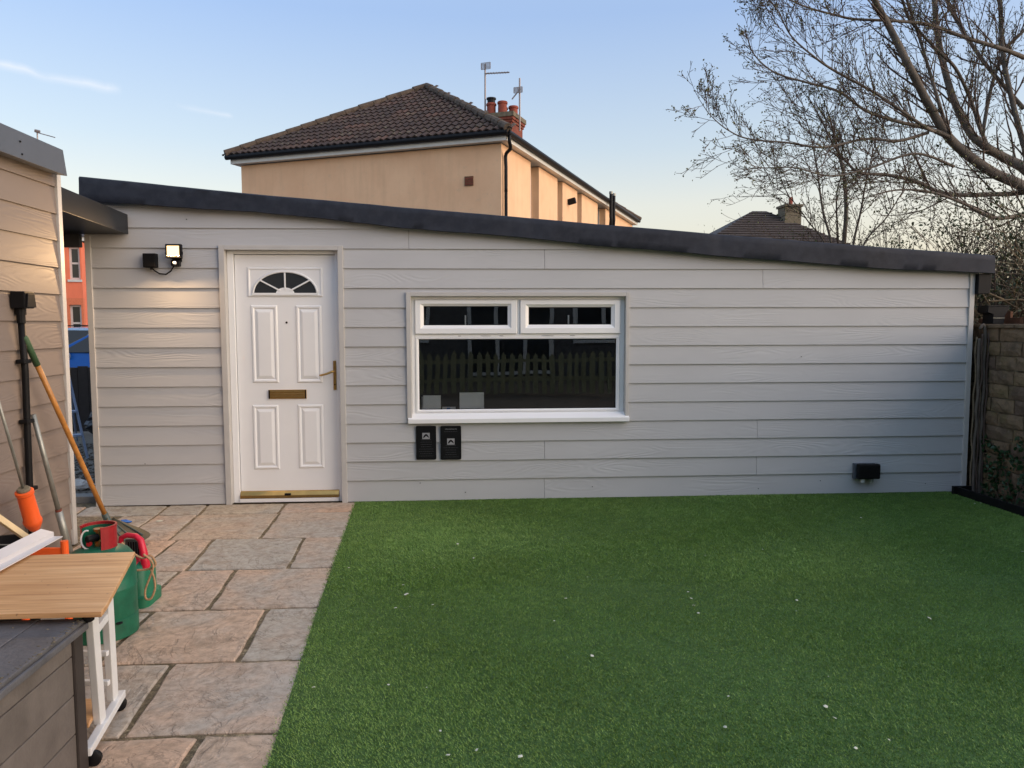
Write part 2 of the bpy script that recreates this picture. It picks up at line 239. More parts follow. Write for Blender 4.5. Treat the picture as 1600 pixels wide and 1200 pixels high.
# ------------------------------------------------------------------ mesh helpers
class MB:
    def __init__(s): s.v = []; s.f = []
    def add(s, vs, fs):
        o = len(s.v); s.v += [tuple(v) for v in vs]; s.f += [tuple(i + o for i in f) for f in fs]; return s
    def box(s, lo, hi):
        x0, y0, z0 = (min(a, b) for a, b in zip(lo, hi)); x1, y1, z1 = (max(a, b) for a, b in zip(lo, hi))
        return s.add([(x0, y0, z0), (x1, y0, z0), (x1, y1, z0), (x0, y1, z0), (x0, y0, z1), (x1, y0, z1), (x1, y1, z1), (x0, y1, z1)], [(0, 3, 2, 1), (4, 5, 6, 7), (0, 1, 5, 4), (1, 2, 6, 5), (2, 3, 7, 6), (3, 0, 4, 7)])
    def beam(s, a, b, w, h, up=(0, 0, 1)):      # rectangular bar from a to b
        a, b = Vector(a), Vector(b); d = (b - a).normalized(); sx = d.cross(Vector(up))
        if sx.length < 1e-4: sx = d.cross(Vector((1, 0, 0)))
        sx.normalize(); sz = sx.cross(d).normalized(); vs = []
        for p in (a, b):
            for i, j in ((-1, -1), (1, -1), (1, 1), (-1, 1)): vs.append(p + sx * (i * w / 2) + sz * (j * h / 2))
        return s.add(vs, [(3, 2, 1, 0), (4, 5, 6, 7), (0, 1, 5, 4), (1, 2, 6, 5), (2, 3, 7, 6), (3, 0, 4, 7)])
    def tube(s, pts, rad, n=8, caps=True, closed=False):
        pts = [Vector(p) for p in pts]; m = len(pts); rad = rad if hasattr(rad, '__len__') else [rad] * m
        vs = []; fr = None
        for i, p in enumerate(pts):
            d = (pts[min(i + 1, m - 1)] - pts[max(i - 1, 0)])
            d = d.normalized() if d.length > 1e-9 else Vector((0, 0, 1))
            if fr is None: fr = d.orthogonal().normalized()
            else:
                fr = fr - d * fr.dot(d); fr = fr.normalized() if fr.length > 1e-6 else d.orthogonal().normalized()
            b = d.cross(fr)
            for k in range(n):
                a = 2 * math.pi * k / n; vs.append(p + fr * (math.cos(a) * rad[i]) + b * (math.sin(a) * rad[i]))
        fs = [(i * n + k, i * n + (k + 1) % n, (i + 1) * n + (k + 1) % n, (i + 1) * n + k) for i in range(m - 1) for k in range(n)]
        if caps: fs += [tuple(range(n))[::-1], tuple((m - 1) * n + k for k in range(n))]
        return s.add(vs, fs)
    def lathe(s, prof, c, n=24, axis=(0, 0, 1)):      # prof: (radius, height along axis)
        ax = Vector(axis).normalized(); u = ax.orthogonal().normalized(); w = ax.cross(u); c = Vector(c); vs = []
        for r, h in prof:
            for k in range(n): a = 2 * math.pi * k / n; vs.append(c + ax * h + (u * math.cos(a) + w * math.sin(a)) * max(r, 1e-4))
        m = len(prof)
        return s.add(vs, [(i * n + k, i * n + (k + 1) % n, (i + 1) * n + (k + 1) % n, (i + 1) * n + k) for i in range(m - 1) for k in range(n)] + [tuple(range(n))[::-1], tuple((m - 1) * n + k for k in range(n))])
    def prism(s, poly, f0, f1):                        # poly of 2-d points; f0 / f1 map a 2-d point to the two end faces
        n = len(poly); return s.add([f0(p) for p in poly] + [f1(p) for p in poly], [tuple(range(n))[::-1], tuple(range(n, 2 * n))] + [(i, (i + 1) % n, n + (i + 1) % n, n + i) for i in range(n)])
    def nest(s, rings, cap=True):                      # loops of equal length joined one to the next
        n = len(rings[0]); vs = [p for r in rings for p in r]
        fs = [(i * n + k, i * n + (k + 1) % n, (i + 1) * n + (k + 1) % n, (i + 1) * n + k) for i in range(len(rings) - 1) for k in range(n)]
        if cap: fs.append(tuple((len(rings) - 1) * n + k for k in range(n)))
        return s.add(vs, fs)
    def ball(s, c, r, n=8, m=6, sq=(1, 1, 1), jit=0):
        prof = [(math.sin(math.pi * i / m), -math.cos(math.pi * i / m)) for i in range(m + 1)]; vs = []
        for i, (q, h) in enumerate(prof):
            for k in range(n):
                a = 2 * math.pi * k / n; j = 1 + (random.uniform(-jit, jit) if jit else 0); vs.append((c[0] + r * sq[0] * q * math.cos(a) * j, c[1] + r * sq[1] * q * math.sin(a) * j, c[2] + r * sq[2] * h * j))
        return s.add(vs, [(i * n + k, i * n + (k + 1) % n, (i + 1) * n + (k + 1) % n, (i + 1) * n + k) for i in range(m) for k in range(n)])
    def mesh(s, name, bevel=0, fix=True, smooth=False):
        me = bpy.data.meshes.new(name); me.from_pydata(s.v, [], s.f)
        if fix or bevel:
            bm = bmesh.new(); bm.from_mesh(me)
            if bevel: bmesh.ops.bevel(bm, geom=[e for e in bm.edges if len(e.link_faces) == 2 and e.calc_face_angle(0) > .5], offset=bevel, segments=2, profile=.6, affect='EDGES')
            bmesh.ops.recalc_face_normals(bm, faces=bm.faces); bm.to_mesh(me); bm.free()
        if smooth: me.polygons.foreach_set('use_smooth', [True] * len(me.polygons))
        me.update(); return me
    def build(s, name, mat, parent=None, bevel=0, smooth=False, fix=True, xf=None, auto=None):
        if xf is not None: s.v = [tuple(xf @ Vector(v)) for v in s.v]
        me = s.mesh(name, bevel, fix, smooth or auto is not None)
        if auto is not None: me.set_sharp_from_angle(angle=R(auto))
        return put(name, me, mat, parent)
def put(name, me, mat, parent=None, mw=None):
    o = bpy.data.objects.new(name, me); COL.objects.link(o)
    if mat is not None and not me.materials: me.materials.append(mat)
    if parent is not None:
        o.parent = parent; o.matrix_parent_inverse = Matrix.Translation(-Vector(parent.location)) if parent.type == 'EMPTY' else Matrix.Identity(4)
    if mw is not None: o.matrix_basis = mw
    return o
def tag(o, label=None, cat=None, group=None, kind=None):
    for k, v in (('label', label), ('category', cat), ('group', group), ('kind', kind)):
        if v: o[k] = v
    return o
def thing(name, label, cat, loc, group=None):
    o = bpy.data.objects.new(name, None); COL.objects.link(o); o.location = loc; o.empty_display_size = .1; return tag(o, label, cat, group)
def B(name, lo, hi, mat, parent=None, bevel=0, xf=None): return MB().box(lo, hi).build(name, mat, parent, bevel, xf=xf)
def rect(x0, x1, z0, z1, y): return [(x0, y, z0), (x1, y, z0), (x1, y, z1), (x0, y, z1)]
def lerp(tab, x):
    for (a, b), (c, d) in zip(tab, tab[1:]):
        if x <= c: return b + (d - b) * (x - a) / (c - a)
    return tab[-1][1]
# ================================================================== SETTING: ground, patio, lawn
gm_ = MB().add([(-400, -400, -.06), (400, -400, -.06), (400, 600, -.06), (-400, 600, -.06)], [(0, 1, 2, 3)]).build('ground', M_GND, fix=False); tag(gm_, kind='structure')
TURF_EDGE = [(-6.5, -.55), (-3.829, -.67), (-2.435, -.766), (-.067, -.896), (.02, -.90)]        # (Y, X) of the cut edge of the lawn
patio = MB().add([(-3.2, -7.6, -.010), (-.3, -7.6, -.010), (-.62, .16, -.010), (-4.2, .16, -.010)], [(0, 1, 2, 3)]).build('patio', M_GROUT, fix=False); tag(patio, kind='structure')
def slab(corners, seed):
    rnd = random.Random(seed); c = sum((Vector((a, b, 0)) for a, b in corners), Vector()) / 4; out = []
    for i in range(4):
        a, b = Vector((*corners[i], 0)), Vector((*corners[(i + 1) % 4], 0)); n = max(5, int((b - a).length / .07)); nn = (b - a).normalized().cross(Vector((0, 0, 1)))
        for k in range(n):
            p = a.lerp(b, k / n); ed = min(k, n - k) / n
            p -= nn * (rnd.uniform(0, .007) + (.012 if k == 0 else 0) * rnd.random() + .006 * (mnoise.noise(p * 5 + Vector((seed, 0, 0)))))
            out.append(p)
    tz = [rnd.uniform(-.003, .003) for _ in range(2)]; h = lambda p: .0 + tz[0] * (p.x - c.x) + tz[1] * (p.y - c.y) + rnd.uniform(-.0012, .0012)
    ins = lambda p, d: p + (c - p).normalized() * d
    rings = [[(p.x, p.y, -.03) for p in out], [(p.x, p.y, -.006 + rnd.uniform(-.002, .002)) for p in out], [(*ins(p, .006 + rnd.uniform(0, .005)).xy, h(p)) for p in out], [(*ins(p, .05).xy, h(p) + .001) for p in out]]
    return MB().nest(rings).build('paving_slab', M_STONE, patio, auto=22)
def g2(px, py): p = onZ(px, py); return (p.x, p.y)
zz = lambda x, y: g2(80 + x / 2.79, 770 + y / 2.79)
edge_x = lambda Y: lerp(TURF_EDGE, Y)
ROWS = [  # far line (px left,right), near line, joints as (top px, bottom px)
    (-.005, -.335, [((150, 65), (95, 100)), ((495, 65), (455, 100)), ((665, 65), (635, 100)), ((1010, 58), (985, 92))], (-3.25,)),
    (-.335, -1.06, [((455, 100), (395, 145)), ((625, 105), (515, 203)), ((985, 97), (915, 192))], (-2.66,)),
    (-1.06, -1.745, [((703, 205), (590, 335)), ((1100, 197), (1035, 325))], (-2.62, -1.98)),
    (-1.745, -2.415, [((800, 337), (685, 505))], (-2.62, -1.72)),
    (-2.415, -3.055, [((935, 510), (815, 735))], (-2.62, -1.62)),
    (-3.055, -3.675, [((515, 755), (310, 1060))], (-2.62, -1.95)),
    (-3.675, -4.32, [((640, 1075), (580, 1200))], (-2.62, -1.75)),
    (-4.32, -5.0, [], (-2.62, -1.9, -1.2)), (-5.0, -5.7, [], (-2.62, -2.0, -1.1)), (-5.7, -6.4, [], (-2.62, -1.7, -1.15)), (-6.4, -7.1, [], (-2.62, -1.9, -1.2))]
sd = 0
for y0, y1, jn, ex in ROWS:
    xs = [(e, e) for e in ex]
    for a, b in jn: xs.append((zz(*a)[0], zz(*b)[0]))
    xs.sort(); xs.append((edge_x(y0) + .03, edge_x(y1) + .03)); J = .0085
    for (a0, a1), (b0, b1) in zip(xs, xs[1:]):
        sd += 1; last = (b0, b1) == xs[-1]; q = .0 if last else J
        slab([(a0 + J, y0 - J), (a1 + J, y1 + J), (b1 - q, y1 + J), (b0 - q, y0 - J)], sd)
lawn_pts = [(x, y) for y, x in TURF_EDGE] + [(4.26, .02), (4.30, -.9), (4.34, -6.5)]
lawn = MB().prism(lawn_pts, lambda p: (p[0], p[1], -.05), lambda p: (p[0], p[1], .004)).build('lawn', M_TURFBASE); tag(lawn, kind='structure')
def blades(n, x0, x1, y0, y1, hgt, wid):
    x = rng.uniform(x0, x1, n); y = rng.uniform(y0, y1, n); ex = np.interp(y, [a for a, b in TURF_EDGE], [b for a, b in TURF_EDGE])
    rg = np.interp(y, [-6.5, -.9, .02], [4.34, 4.30, 4.26]); ok = (x > ex + rng.normal(0, .010, n)) & (x < rg) & (y < -.012); x, y = x[ok], y[ok]; n = len(x)
    a = rng.uniform(0, 2 * np.pi, n); sw = .9 * np.sin(x * 2.1 + 1.3 * np.sin(y * 1.7)) + .8 * np.cos(y * 2.7 + x * .9)
    la = 4.2 + sw * .8 + rng.normal(0, 1.1, n); h = hgt * rng.uniform(.6, 1.1, n) * (.92 + .16 * np.sin(x * 3.1 + 2 * np.sin(y * 2.3)) * np.cos(y * 2.9)); ln = h * rng.uniform(.2, 1.1, n); w = wid * rng.uniform(.7, 1.3, n)
    v = np.empty((n, 3, 3)); v[:, 0, 0] = x - np.cos(a) * w; v[:, 0, 1] = y - np.sin(a) * w; v[:, 1, 0] = x + np.cos(a) * w; v[:, 1, 1] = y + np.sin(a) * w; v[:, :2, 2] = .002
    v[:, 2, 0] = x + np.cos(la) * ln; v[:, 2, 1] = y + np.sin(la) * ln; v[:, 2, 2] = h; return v.reshape(-1, 3)
V = np.concatenate([blades(560000, -.95, 4.4, -4.6, -2.2, .014, .0017), blades(420000, -.95, 4.4, -2.2, 0, .015, .0024), blades(90000, -.8, 4.4, -6.4, -4.6, .016, .004)])
me = bpy.data.meshes.new('artificial_grass'); nt = len(V) // 3
me.vertices.add(len(V)); me.vertices.foreach_set('co', V.ravel()); me.loops.add(len(V)); me.loops.foreach_set('vertex_index', np.arange(len(V), dtype=np.int32)); me.polygons.add(nt); me.polygons.foreach_set('loop_start', np.arange(0, len(V), 3, dtype=np.int32)); me.update(calc_edges=True)
tag(put('artificial_grass', me, M_TURF), 'short artificial turf covering the garden in front of the window wall', 'artificial grass', kind='stuff')
# ================================================================== GARDEN ROOM
room = thing('garden_room', 'long grey weatherboarded garden room with white door, window and sloping black roof edge', 'garden room', (.7, 0, 0))
TOP = [(-2.992, 2.65), (-1.628, 2.523), (.414, 2.36), (2.554, 2.195), (4.545, 2.059)]
BOT = [(-2.992, 2.455), (-2.744, 2.439), (-1.632, 2.380), (-.622, 2.277), (.413, 2.19), (1.473, 2.101), (2.559, 2.01), (3.67, 1.938), (4.549, 1.902)]
cut = lambda x: lerp(BOT, x) + .06
ZK = lambda k: .182 + .16 * k
def clip_top(x0, x1, z0, z1):
    n = max(2, int((x1 - x0) / .25) + 1); xs = [x0 + (x1 - x0) * i / n for i in range(n + 1)]
    tops = [(x, min(z1, cut(x))) for x in xs]; tops = [(x, z) for x, z in tops if z > z0 + .004]
    if len(tops) < 2: return None
    if all(abs(z - z1) < 1e-6 for x, z in tops): tops = [tops[0], tops[-1]]
    return [(tops[0][0], z0), (tops[-1][0], z0)] + tops[::-1]
def board(x0, x1, z0, z1, k, sx=None, sgn=None):
    poly = clip_top(x0, x1, z0, z1)
    if poly is None: return
    zb = ZK(k) if k >= 0 else 0.0; hh = .16 if k >= 0 else .182; j = random.uniform(-.0007, .0007)
    yf = lambda z: -.017 + .0125 * (z - zb) / hh + j
    MB().prism(poly, lambda p: (p[0], yf(p[1]), p[1]), lambda p: (p[0], .012, p[1])).build('weatherboard', M_SIDE, room, bevel=.0012)
JOINTS = {12: [-.43], 11: [.69], 10: [2.55], 13: [.9], 2: [2.53], 1: [.69], 0: [2.53], -1: [.69]}
DX0, DX1 = -1.955, -.965; WX0, WX1 = -.458, 1.405
for k in range(-1, 15):
    z0, z1 = (ZK(k), ZK(k + 1)) if k >= 0 else (.006, ZK(0))
    z1 -= .0; segs = []
    if k < 12: segs.append((-2.955, DX0)); segs2 = [(DX1, 4.377)]
    else: segs2 = [(-2.955, 4.377)]
    if 3 <= k <= 9: segs2 = [(DX1, WX0), (WX1, 4.377)]
    for a, b in segs2:
        cs = [a] + [j for j in JOINTS.get(k, []) if a < j < b] + [b]
        for i in range(len(cs) - 1): segs.append((cs[i] + (.0012 if i else 0), cs[i + 1] - (.0012 if i < len(cs) - 2 else 0)))
    for a, b in segs: board(a, b, z0, z1, k)
board(WX0, WX1, 1.749, ZK(10), 9)
for fx_, fz_ in ((-.36, .155), (.02, .07), (1.1, .1), (2.55, .06), (3.1, .12), (4.05, .08), (-2.6, .35), (-2.2, 2.33), (2.9, 1.2)): MB().lathe([(.004, 0), (.004, .002), (.002, .003)], (fx_, -.0165, fz_), 7, (0, -1, 0)).build('fixing', M_BLACK, room)
# structural shell behind the boards
def shell(name, x0, x1, z0, z1, mat=M_PLY):
    xs = [x0 + (x1 - x0) * i / 8 for i in range(9)]
    MB().prism([(x0, z0), (x1, z0)] + [(x, min(z1, cut(x) - .005)) for x in xs[::-1]], lambda p: (p[0], .014, p[1]), lambda p: (p[0], .11, p[1])).build(name, mat, room)
shell('inner_wall', -2.94, DX0 + .02, .0, 9); shell('inner_wall', DX0 + .02, DX1 - .02, 2.10, 9); shell('inner_wall', DX1 - .02, WX0 + .02, 0, 9); shell('inner_wall', WX0 + .02, WX1 - .02, 0, .70); shell('inner_wall', WX0 + .02, WX1 - .02, 1.73, 9); shell('inner_wall', WX1 - .02, 4.40, 0, 9)
DEP = 4.4
MB().prism([(.012, 0), (DEP, 0), (DEP, 2.5), (.012, 2.5)], lambda p: (-2.998, *p), lambda p: (-2.93, *p)).build('side_wall', M_SIDE, room)
MB().prism([(.112, 0), (DEP, 0), (DEP, 1.93), (.112, 1.93)], lambda p: (4.418, *p), lambda p: (4.34, *p)).build('side_wall', M_SIDE, room)
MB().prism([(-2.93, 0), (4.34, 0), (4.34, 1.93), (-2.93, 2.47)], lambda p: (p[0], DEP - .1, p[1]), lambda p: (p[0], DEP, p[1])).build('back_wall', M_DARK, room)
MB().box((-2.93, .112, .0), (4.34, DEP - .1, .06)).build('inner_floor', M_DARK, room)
B('corner_trim', (-3.0, -.024, .0), (-2.955, .011, 2.47), M_TRIM, room, .003); MB().prism([(4.377, 0), (4.42, 0), (4.42, lerp(BOT, 4.42) + .03), (4.377, lerp(BOT, 4.377) + .03)], lambda p: (p[0], -.024, p[1]), lambda p: (p[0], .110, p[1])).build('corner_trim', M_TRIM, room, .003)
# rubber roof with its wrapped edge
rf = MB(); nx = 190; prof = [(-.088, .0), (-.094, .03), (-.091, .35), (-.088, .7), (-.086, .93), (-.072, 1.0)]; rows = []
for i in range(nx + 1):
    x = -2.992 + (4.545 + 2.992) * i / nx; zt, zb_ = lerp(TOP, x), lerp(BOT, x); wv = .010 * mnoise.noise(Vector((x * 1.3, 0, 0))) + .004 * mnoise.noise(Vector((x * 5, 3, 0)))
    r = [(x, .02, zb_ + .02)]
    for j, (y, t) in enumerate(prof):
        bul = .007 * mnoise.noise(Vector((x * 2.6, t * 2, 7))) + .004 * mnoise.noise(Vector((x * 9, t * 3, 9))); r.append((x, y + bul, zb_ + (zt - zb_) * t + (wv if j < 2 else wv * .3)))
    r.append((x, DEP + .1, zt - .05)); rows.append(r)
m_ = len(rows[0]); rf.add([p for r in rows for p in r], [(i * m_ + j, (i + 1) * m_ + j, (i + 1) * m_ + j + 1, i * m_ + j + 1) for i in range(nx) for j in range(m_ - 1)] + [tuple(range(m_))[::-1], tuple(nx * m_ + j for j in range(m_))])
rf.build('rubber_roof', M_EPDM, room, auto=50)
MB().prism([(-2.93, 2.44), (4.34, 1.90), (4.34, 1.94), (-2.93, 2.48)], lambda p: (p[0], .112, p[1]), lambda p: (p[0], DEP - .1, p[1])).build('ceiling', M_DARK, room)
gt = MB().prism([(4.425, 1.735), (4.53, 1.735), (4.545, 1.905), (4.425, 1.905)], lambda p: (p[0], -.06, p[1]), lambda p: (p[0], DEP, p[1])).build('gutter', M_GUTTER, room, .004)
# door
for lo, hi in (((DX0, -.034, .0), (-1.910, .105, 2.126)), ((-1.007, -.034, .0), (DX1, .105, 2.126)), ((-1.910, -.034, 2.088), (-1.007, .105, 2.126))): B('door_surround', lo, hi, M_TRIM, room, .003)
dfr = MB()
for lo, hi in (((-1.909, .035, .0), (-1.860, .104, 2.087)), ((-1.040, .035, 0), (-1.008, .104, 2.087)), ((-1.859, .035, 2.060), (-1.041, .104, 2.087)), ((-1.859, .02, .004), (-1.041, .104, .038))): B('door_frame', lo, hi, M_UPVC, room, .004)
door = B('door', (-1.856, .060, .048), (-1.043, .104, 2.056), M_UPVC, room, .004); Yd = .060
def raised(x0, x1, z0, z1, parent):
    s_ = [(0, .001), (.010, .010), (.020, .010), (.030, .0015), (.034, .0015), (.058, .011)]
    MB().nest([rect(x0 + d, x1 - d, z0 + d, z1 - d, Yd - h) for d, h in s_]).build('panel', M_UPVC, parent)
for a in ((-1.735, -1.519, 1.003, 1.645), (-1.372, -1.160, 1.000, 1.644), (-1.744, -1.530, .276, .819), (-1.374, -1.162, .280, .820)): raised(*a, door)
fx, fz, frx, frz = -1.451, 1.742, .252, .172
MB().nest([rect(-1.756 + d, -1.146 - d, 1.712 + d, 1.955 - d, Yd - h) for d, h in ((0, .001), (.008, .010), (.016, .010), (.024, .004))]).build('fanlight_panel', M_UPVC, door)
arc = lambda r, a, y: (fx + frx * r * math.cos(a), y, fz + frz * r * math.sin(a))
MB().tube([arc(1.03, math.pi * i / 28, Yd - .008) for i in range(29)], .009, 6).build('fanlight_arch', M_UPVC, door, smooth=True)
MB().beam((fx - frx * 1.06, Yd - .008, fz - .006), (fx + frx * 1.06, Yd - .008, fz - .006), .018, .018).build('fanlight_bar', M_UPVC, door)
angs = [0, R(38), R(90), R(142), math.pi]
for a0, a1 in zip(angs, angs[1:]):
    ps = [arc(.27, a0 + (a1 - a0) * i / 8, Yd - .006) for i in range(9)] + [arc(1.0, a1 + (a0 - a1) * i / 12, Yd - .006) for i in range(13)]
    n = len(ps); MB().add(ps + [(p[0], Yd - .001, p[2]) for p in ps], [tuple(range(n))] + [(i, (i + 1) % n, n + (i + 1) % n, n + i) for i in range(n)]).build('pane', M_OBSC, door)
for a in angs[1:-1]: MB().beam(arc(.2, a, Yd - .010), arc(1.02, a, Yd - .010), .012, .012, (0, 1, 0)).build('glazing_bar', M_UPVC, door, .002)
MB().prism([(fx + frx * .3 * math.cos(math.pi * i / 12), fz - .004 + frz * .3 * math.sin(math.pi * i / 12)) for i in range(13)], lambda p: (p[0], Yd - .012, p[1]), lambda p: (p[0], Yd, p[1])).build('fanlight_hub', M_UPVC, door)
lb = MB().box((-1.609, Yd - .010, .869), (-1.297, Yd + .002, .945)).build('letterbox', M_BRASS, door, .003)
for z in (.884, .905, .926): B('letterbox_flap', (-1.592, Yd - .016, z - .008), (-1.314, Yd - .0095, z + .009), M_BRASS, lb, .003)
for x in (-1.606, -1.309): B('letterbox_cap', (x, Yd - .015, .871), (x + .009, Yd - .009, .943), M_BLACK, lb)
MB().lathe([(.009, 0), (.009, .006), (.004, .007)], (-1.447, Yd + .002, 1.502), 12, (0, -1, 0)).build('spyhole', M_BLACK, door, smooth=True)
hd = B('handle', (-1.074, Yd - .010, .94), (-1.049, Yd + .002, 1.184), M_BRASS, door, .004)
MB().tube([(-1.061, Yd - .005, 1.098), (-1.061, Yd - .05, 1.098), (-1.075, Yd - .058, 1.096), (-1.12, Yd - .06, 1.078), (-1.165, Yd - .058, 1.066), (-1.178, Yd - .054, 1.066)], [.010, .009, .010, .009, .0085, .006], 10).build('lever', M_BRASS, hd, smooth=True)
MB().lathe([(.006, 0), (.006, .004), (.004, .005)], (-1.061, Yd - .009, .985), 10, (0, -1, 0)).build('keyhole', M_BLACK, hd)
th = MB().prism([(.018, .040), (.060, .040), (.060, .095), (.045, .090), (.022, .062)], lambda p: (-1.856, *p), lambda p: (-1.043, *p)).build('threshold_bar', M_BRASS, room, .002)
B('threshold_clip', (-1.49, .014, .060), (-1.44, .03, .078), M_BLACK, room, .002)
B('threshold_gap', (-1.856, .017, .0385), (-1.043, .05, .0395), M_BLACK, room)
# window
for lo, hi in (((WX0, -.032, .70), (-.421, .03, 1.749)), ((1.374, -.032, .70), (WX1, .03, 1.749)), ((-.421, -.032, 1.715), (1.374, .03, 1.749))): B('window_surround', lo, hi, M_TRIM, room, .003)
win = B('window', (-.421, .030, 1.688), (1.374, .095, 1.7145), M_UPVC, room, .003)
for lo, hi in (((-.421, .030, .728), (-.391, .095, 1.687)), ((1.337, .030, .728), (1.374, .095, 1.687)), ((-.390, .030, .728), (1.336, .095, .746)), ((-.390, .030, 1.370), (1.336, .095, 1.401)), ((.463, .030, 1.402), (.485, .095, 1.687))): B('frame', lo, hi, M_UPVC, win, .003)
def sash(name, o_, i_, h0, h1, yb, h2=None):
    (a, b, c, d), (e, f, g, h) = o_, i_; q = lambda t: (a + (e - a) * t, b + (f - b) * t, c + (g - c) * t, d + (h - d) * t)
    MB().nest([rect(a, b, c, d, yb + .03), rect(a, b, c, d, yb - h0 * .6), rect(*q(.07), yb - h0), rect(*q(.62), yb - h0), rect(*q(.72), yb - h1), rect(e, f, g, h, yb - .001), rect(e, f, g, h, yb + .03)], False).build(name, M_UPVC, win)
    MB().box((e - .004, yb + .012, g - .004), (f + .004, yb + .016, h + .004)).build('pane', M_GLASS, win)
    gq = .005; gk = MB().nest([rect(e, f, g, h, yb - .0005), rect(e + gq, f - gq, g + gq, h - gq, yb + .006)], False).build('gasket', M_BLACK, win)
sash('opener', (-.389, .461, 1.403, 1.686), (-.317, .383, 1.476, 1.635), .022, .014, .030); sash('opener', (.487, 1.335, 1.403, 1.686), (.559, 1.259, 1.479, 1.626), .022, .014, .030)
sash('fixed_bead', (-.389, 1.335, .747, 1.369), (-.361, 1.305, .769, 1.360), .010, .006, .034)
for x in (.03, .905):
    B('catch', (x - .006, .085, 1.47), (x + .006, .10, 1.56), M_UPVC, win, .002)
MB().prism([(-.052, .662), (-.052, .698), (-.040, .704), (.029, .738), (.029, .662)], lambda p: (-.452, *p), lambda p: (1.407, *p)).build('sill', M_UPVC, win, .003)
B('inner_sill', (-.42, .112, .715), (1.37, .30, .742), M_UPVC, win, .003)
# smeared sealant scraps on the transom
for x, w_ in ((-.02, .03), (.2, .1), (.33, .04), (.72, .12), (.93, .05)): MB().ball((x, .0285, 1.386), 1, 8, 4, (w_ / 2, .0012, .003)).build('sealant_smear', M_GREYPRINT, win)
# things inside the window
def card(x0, x1, h, y, lab, tilt): 
    me_ = MB().box((x0, y, .7425), (x1, y + .012, .7425 + h)); o = me_.build('card', M_CARD, None, .001); tag(o, lab, 'card', None)
card(-.335, -.185, .138, .116, 'white card standing inside the window at its left end', 0); card(-.025, .183, .160, .118, 'larger white card standing inside the window, right of the blue bit', 0)
tag(B('booklet', (-.352, .20, .7425), (-.25, .215, .862), M_CARD, None, .001), 'white booklet peeping out behind the left white card inside the window', 'booklet')
t_ = thing('small_carton', 'small pale carton with blue label on the inside window sill between two white cards', 'carton', (-.14, .17, .7425)); B('carton_body', (-.175, .165, .7425), (-.06, .20, .775), M_CARD, t_, .002); B('label_patch', (-.135, .1635, .7435), (-.105, .1645, .770), M_BLUE, t_)
# ================================================================== things fixed on the front wall
pq = [thing('plaque', 'black slate plaque under the window, left of the pair, with photo at top', 'plaque', (-.306, -.02, .355), 'memorial plaques'), thing('plaque', 'black slate plaque under the window, right of the pair, with script heading over photo', 'plaque', (-.10, -.02, .352), 'memorial plaques')]
for q, (x0, x1, z0, z1, pz, seed, head) in zip(pq, ((-.390, -.222, .355, .639, .555, 3, False), (-.187, -.013, .352, .637, .505, 5, True))):
    MB().box((x0, -.028, z0), (x1, -.019, z1)).build('slate', M_SLATE, q); o = q.children[0]
    bm = bmesh.new(); bm.from_mesh(o.data); bmesh.ops.bevel(bm, geom=[e for e in bm.edges if abs(e.verts[0].co.y - e.verts[1].co.y) > .005], offset=.012, segments=4, profile=.5, affect='EDGES'); bm.to_mesh(o.data); bm.free()
    rn = random.Random(seed); cx = (x0 + x1) / 2; yb = -.0284
    B('photograph', (cx - .031, yb, pz - .026), (cx + .031, yb + .001, pz + .026), M_GREYPRINT, q)
    pp = MB()
    arc_ = [(cx - .026 + .052 * i / 10, pz - .018 + .034 * math.sin(math.pi * i / 10) ** .7) for i in range(11)]; pp.prism(arc_ + [(cx + .012, pz - .008), (cx, pz + .001), (cx - .012, pz - .012)], lambda p: (p[0], yb - .0004, p[1]), lambda p: (p[0], yb + .0002, p[1])); pp.build('dark_figure', M_SLATE, q)
    B('print_band', (cx - .042, yb, pz - .034), (cx + .042, yb + .001, pz - .030), M_DIMPRINT, q)
    rows_ = [(pz - .052 - .0195 * i) for i in range(7)]
    if head: rows_ = [z1 - .048] + rows_[:6]
    for z in rows_:
        if z < z0 + .02: continue
        hw = rn.uniform(.04, .064); x = cx - hw
        while x < cx + hw:
            w_ = rn.uniform(.006, .016); B('print_word', (x, yb, z - .0017), (min(x + w_, cx + hw), yb + .001, z + .0017), M_DIMPRINT, q); x += w_ + .004
    if head:
        pts = [(cx - .05 + .1 * i / 26, yb, z1 - .027 + .006 * math.sin(i * 1.9) * (1.3 if i in (3, 4, 14, 15) else .7)) for i in range(27)]
        MB().tube(pts, .0013, 4).build('script_heading', M_GREYPRINT, q)
fl = thing('floodlight', 'lit security floodlight with sensor on the wall left of the white door', 'floodlight', (-2.283, -.02, 1.95))
B('back_plate', (-2.32, -.035, 1.99), (-2.246, -.012, 2.06), M_BLACK, fl, .004)
hs = MB().box((-2.345, -.105, 2.015), (-2.221, -.065, 2.125)).build('housing', M_BLACK, fl, .006)
MB().box((-2.329, -.1085, 2.031), (-2.237, -.1045, 2.110)).build('lit_panel', M_LIT, hs)
for s in (-1, 1): MB().beam((-2.283 + s * .066, -.085, 2.06), (-2.283 + s * .04, -.03, 2.02), .006, .018).build('bracket', M_BLACK, fl)
sn = B('sensor_body', (-2.315, -.075, 1.952), (-2.252, -.022, 2.000), M_BLACK, fl, .005); MB().ball((-2.283, -.078, 1.978), .016, 12, 8).build('sensor_lens', M_CARD, sn, smooth=True)
MB().tube([(-2.30, -.05, 1.955), (-2.33, -.04, 1.915), (-2.37, -.035, 1.89), (-2.42, -.035, 1.895), (-2.46, -.035, 1.92), (-2.478, -.04, 1.945)], .006, 8).build('cable', M_BLACK, fl, smooth=True)
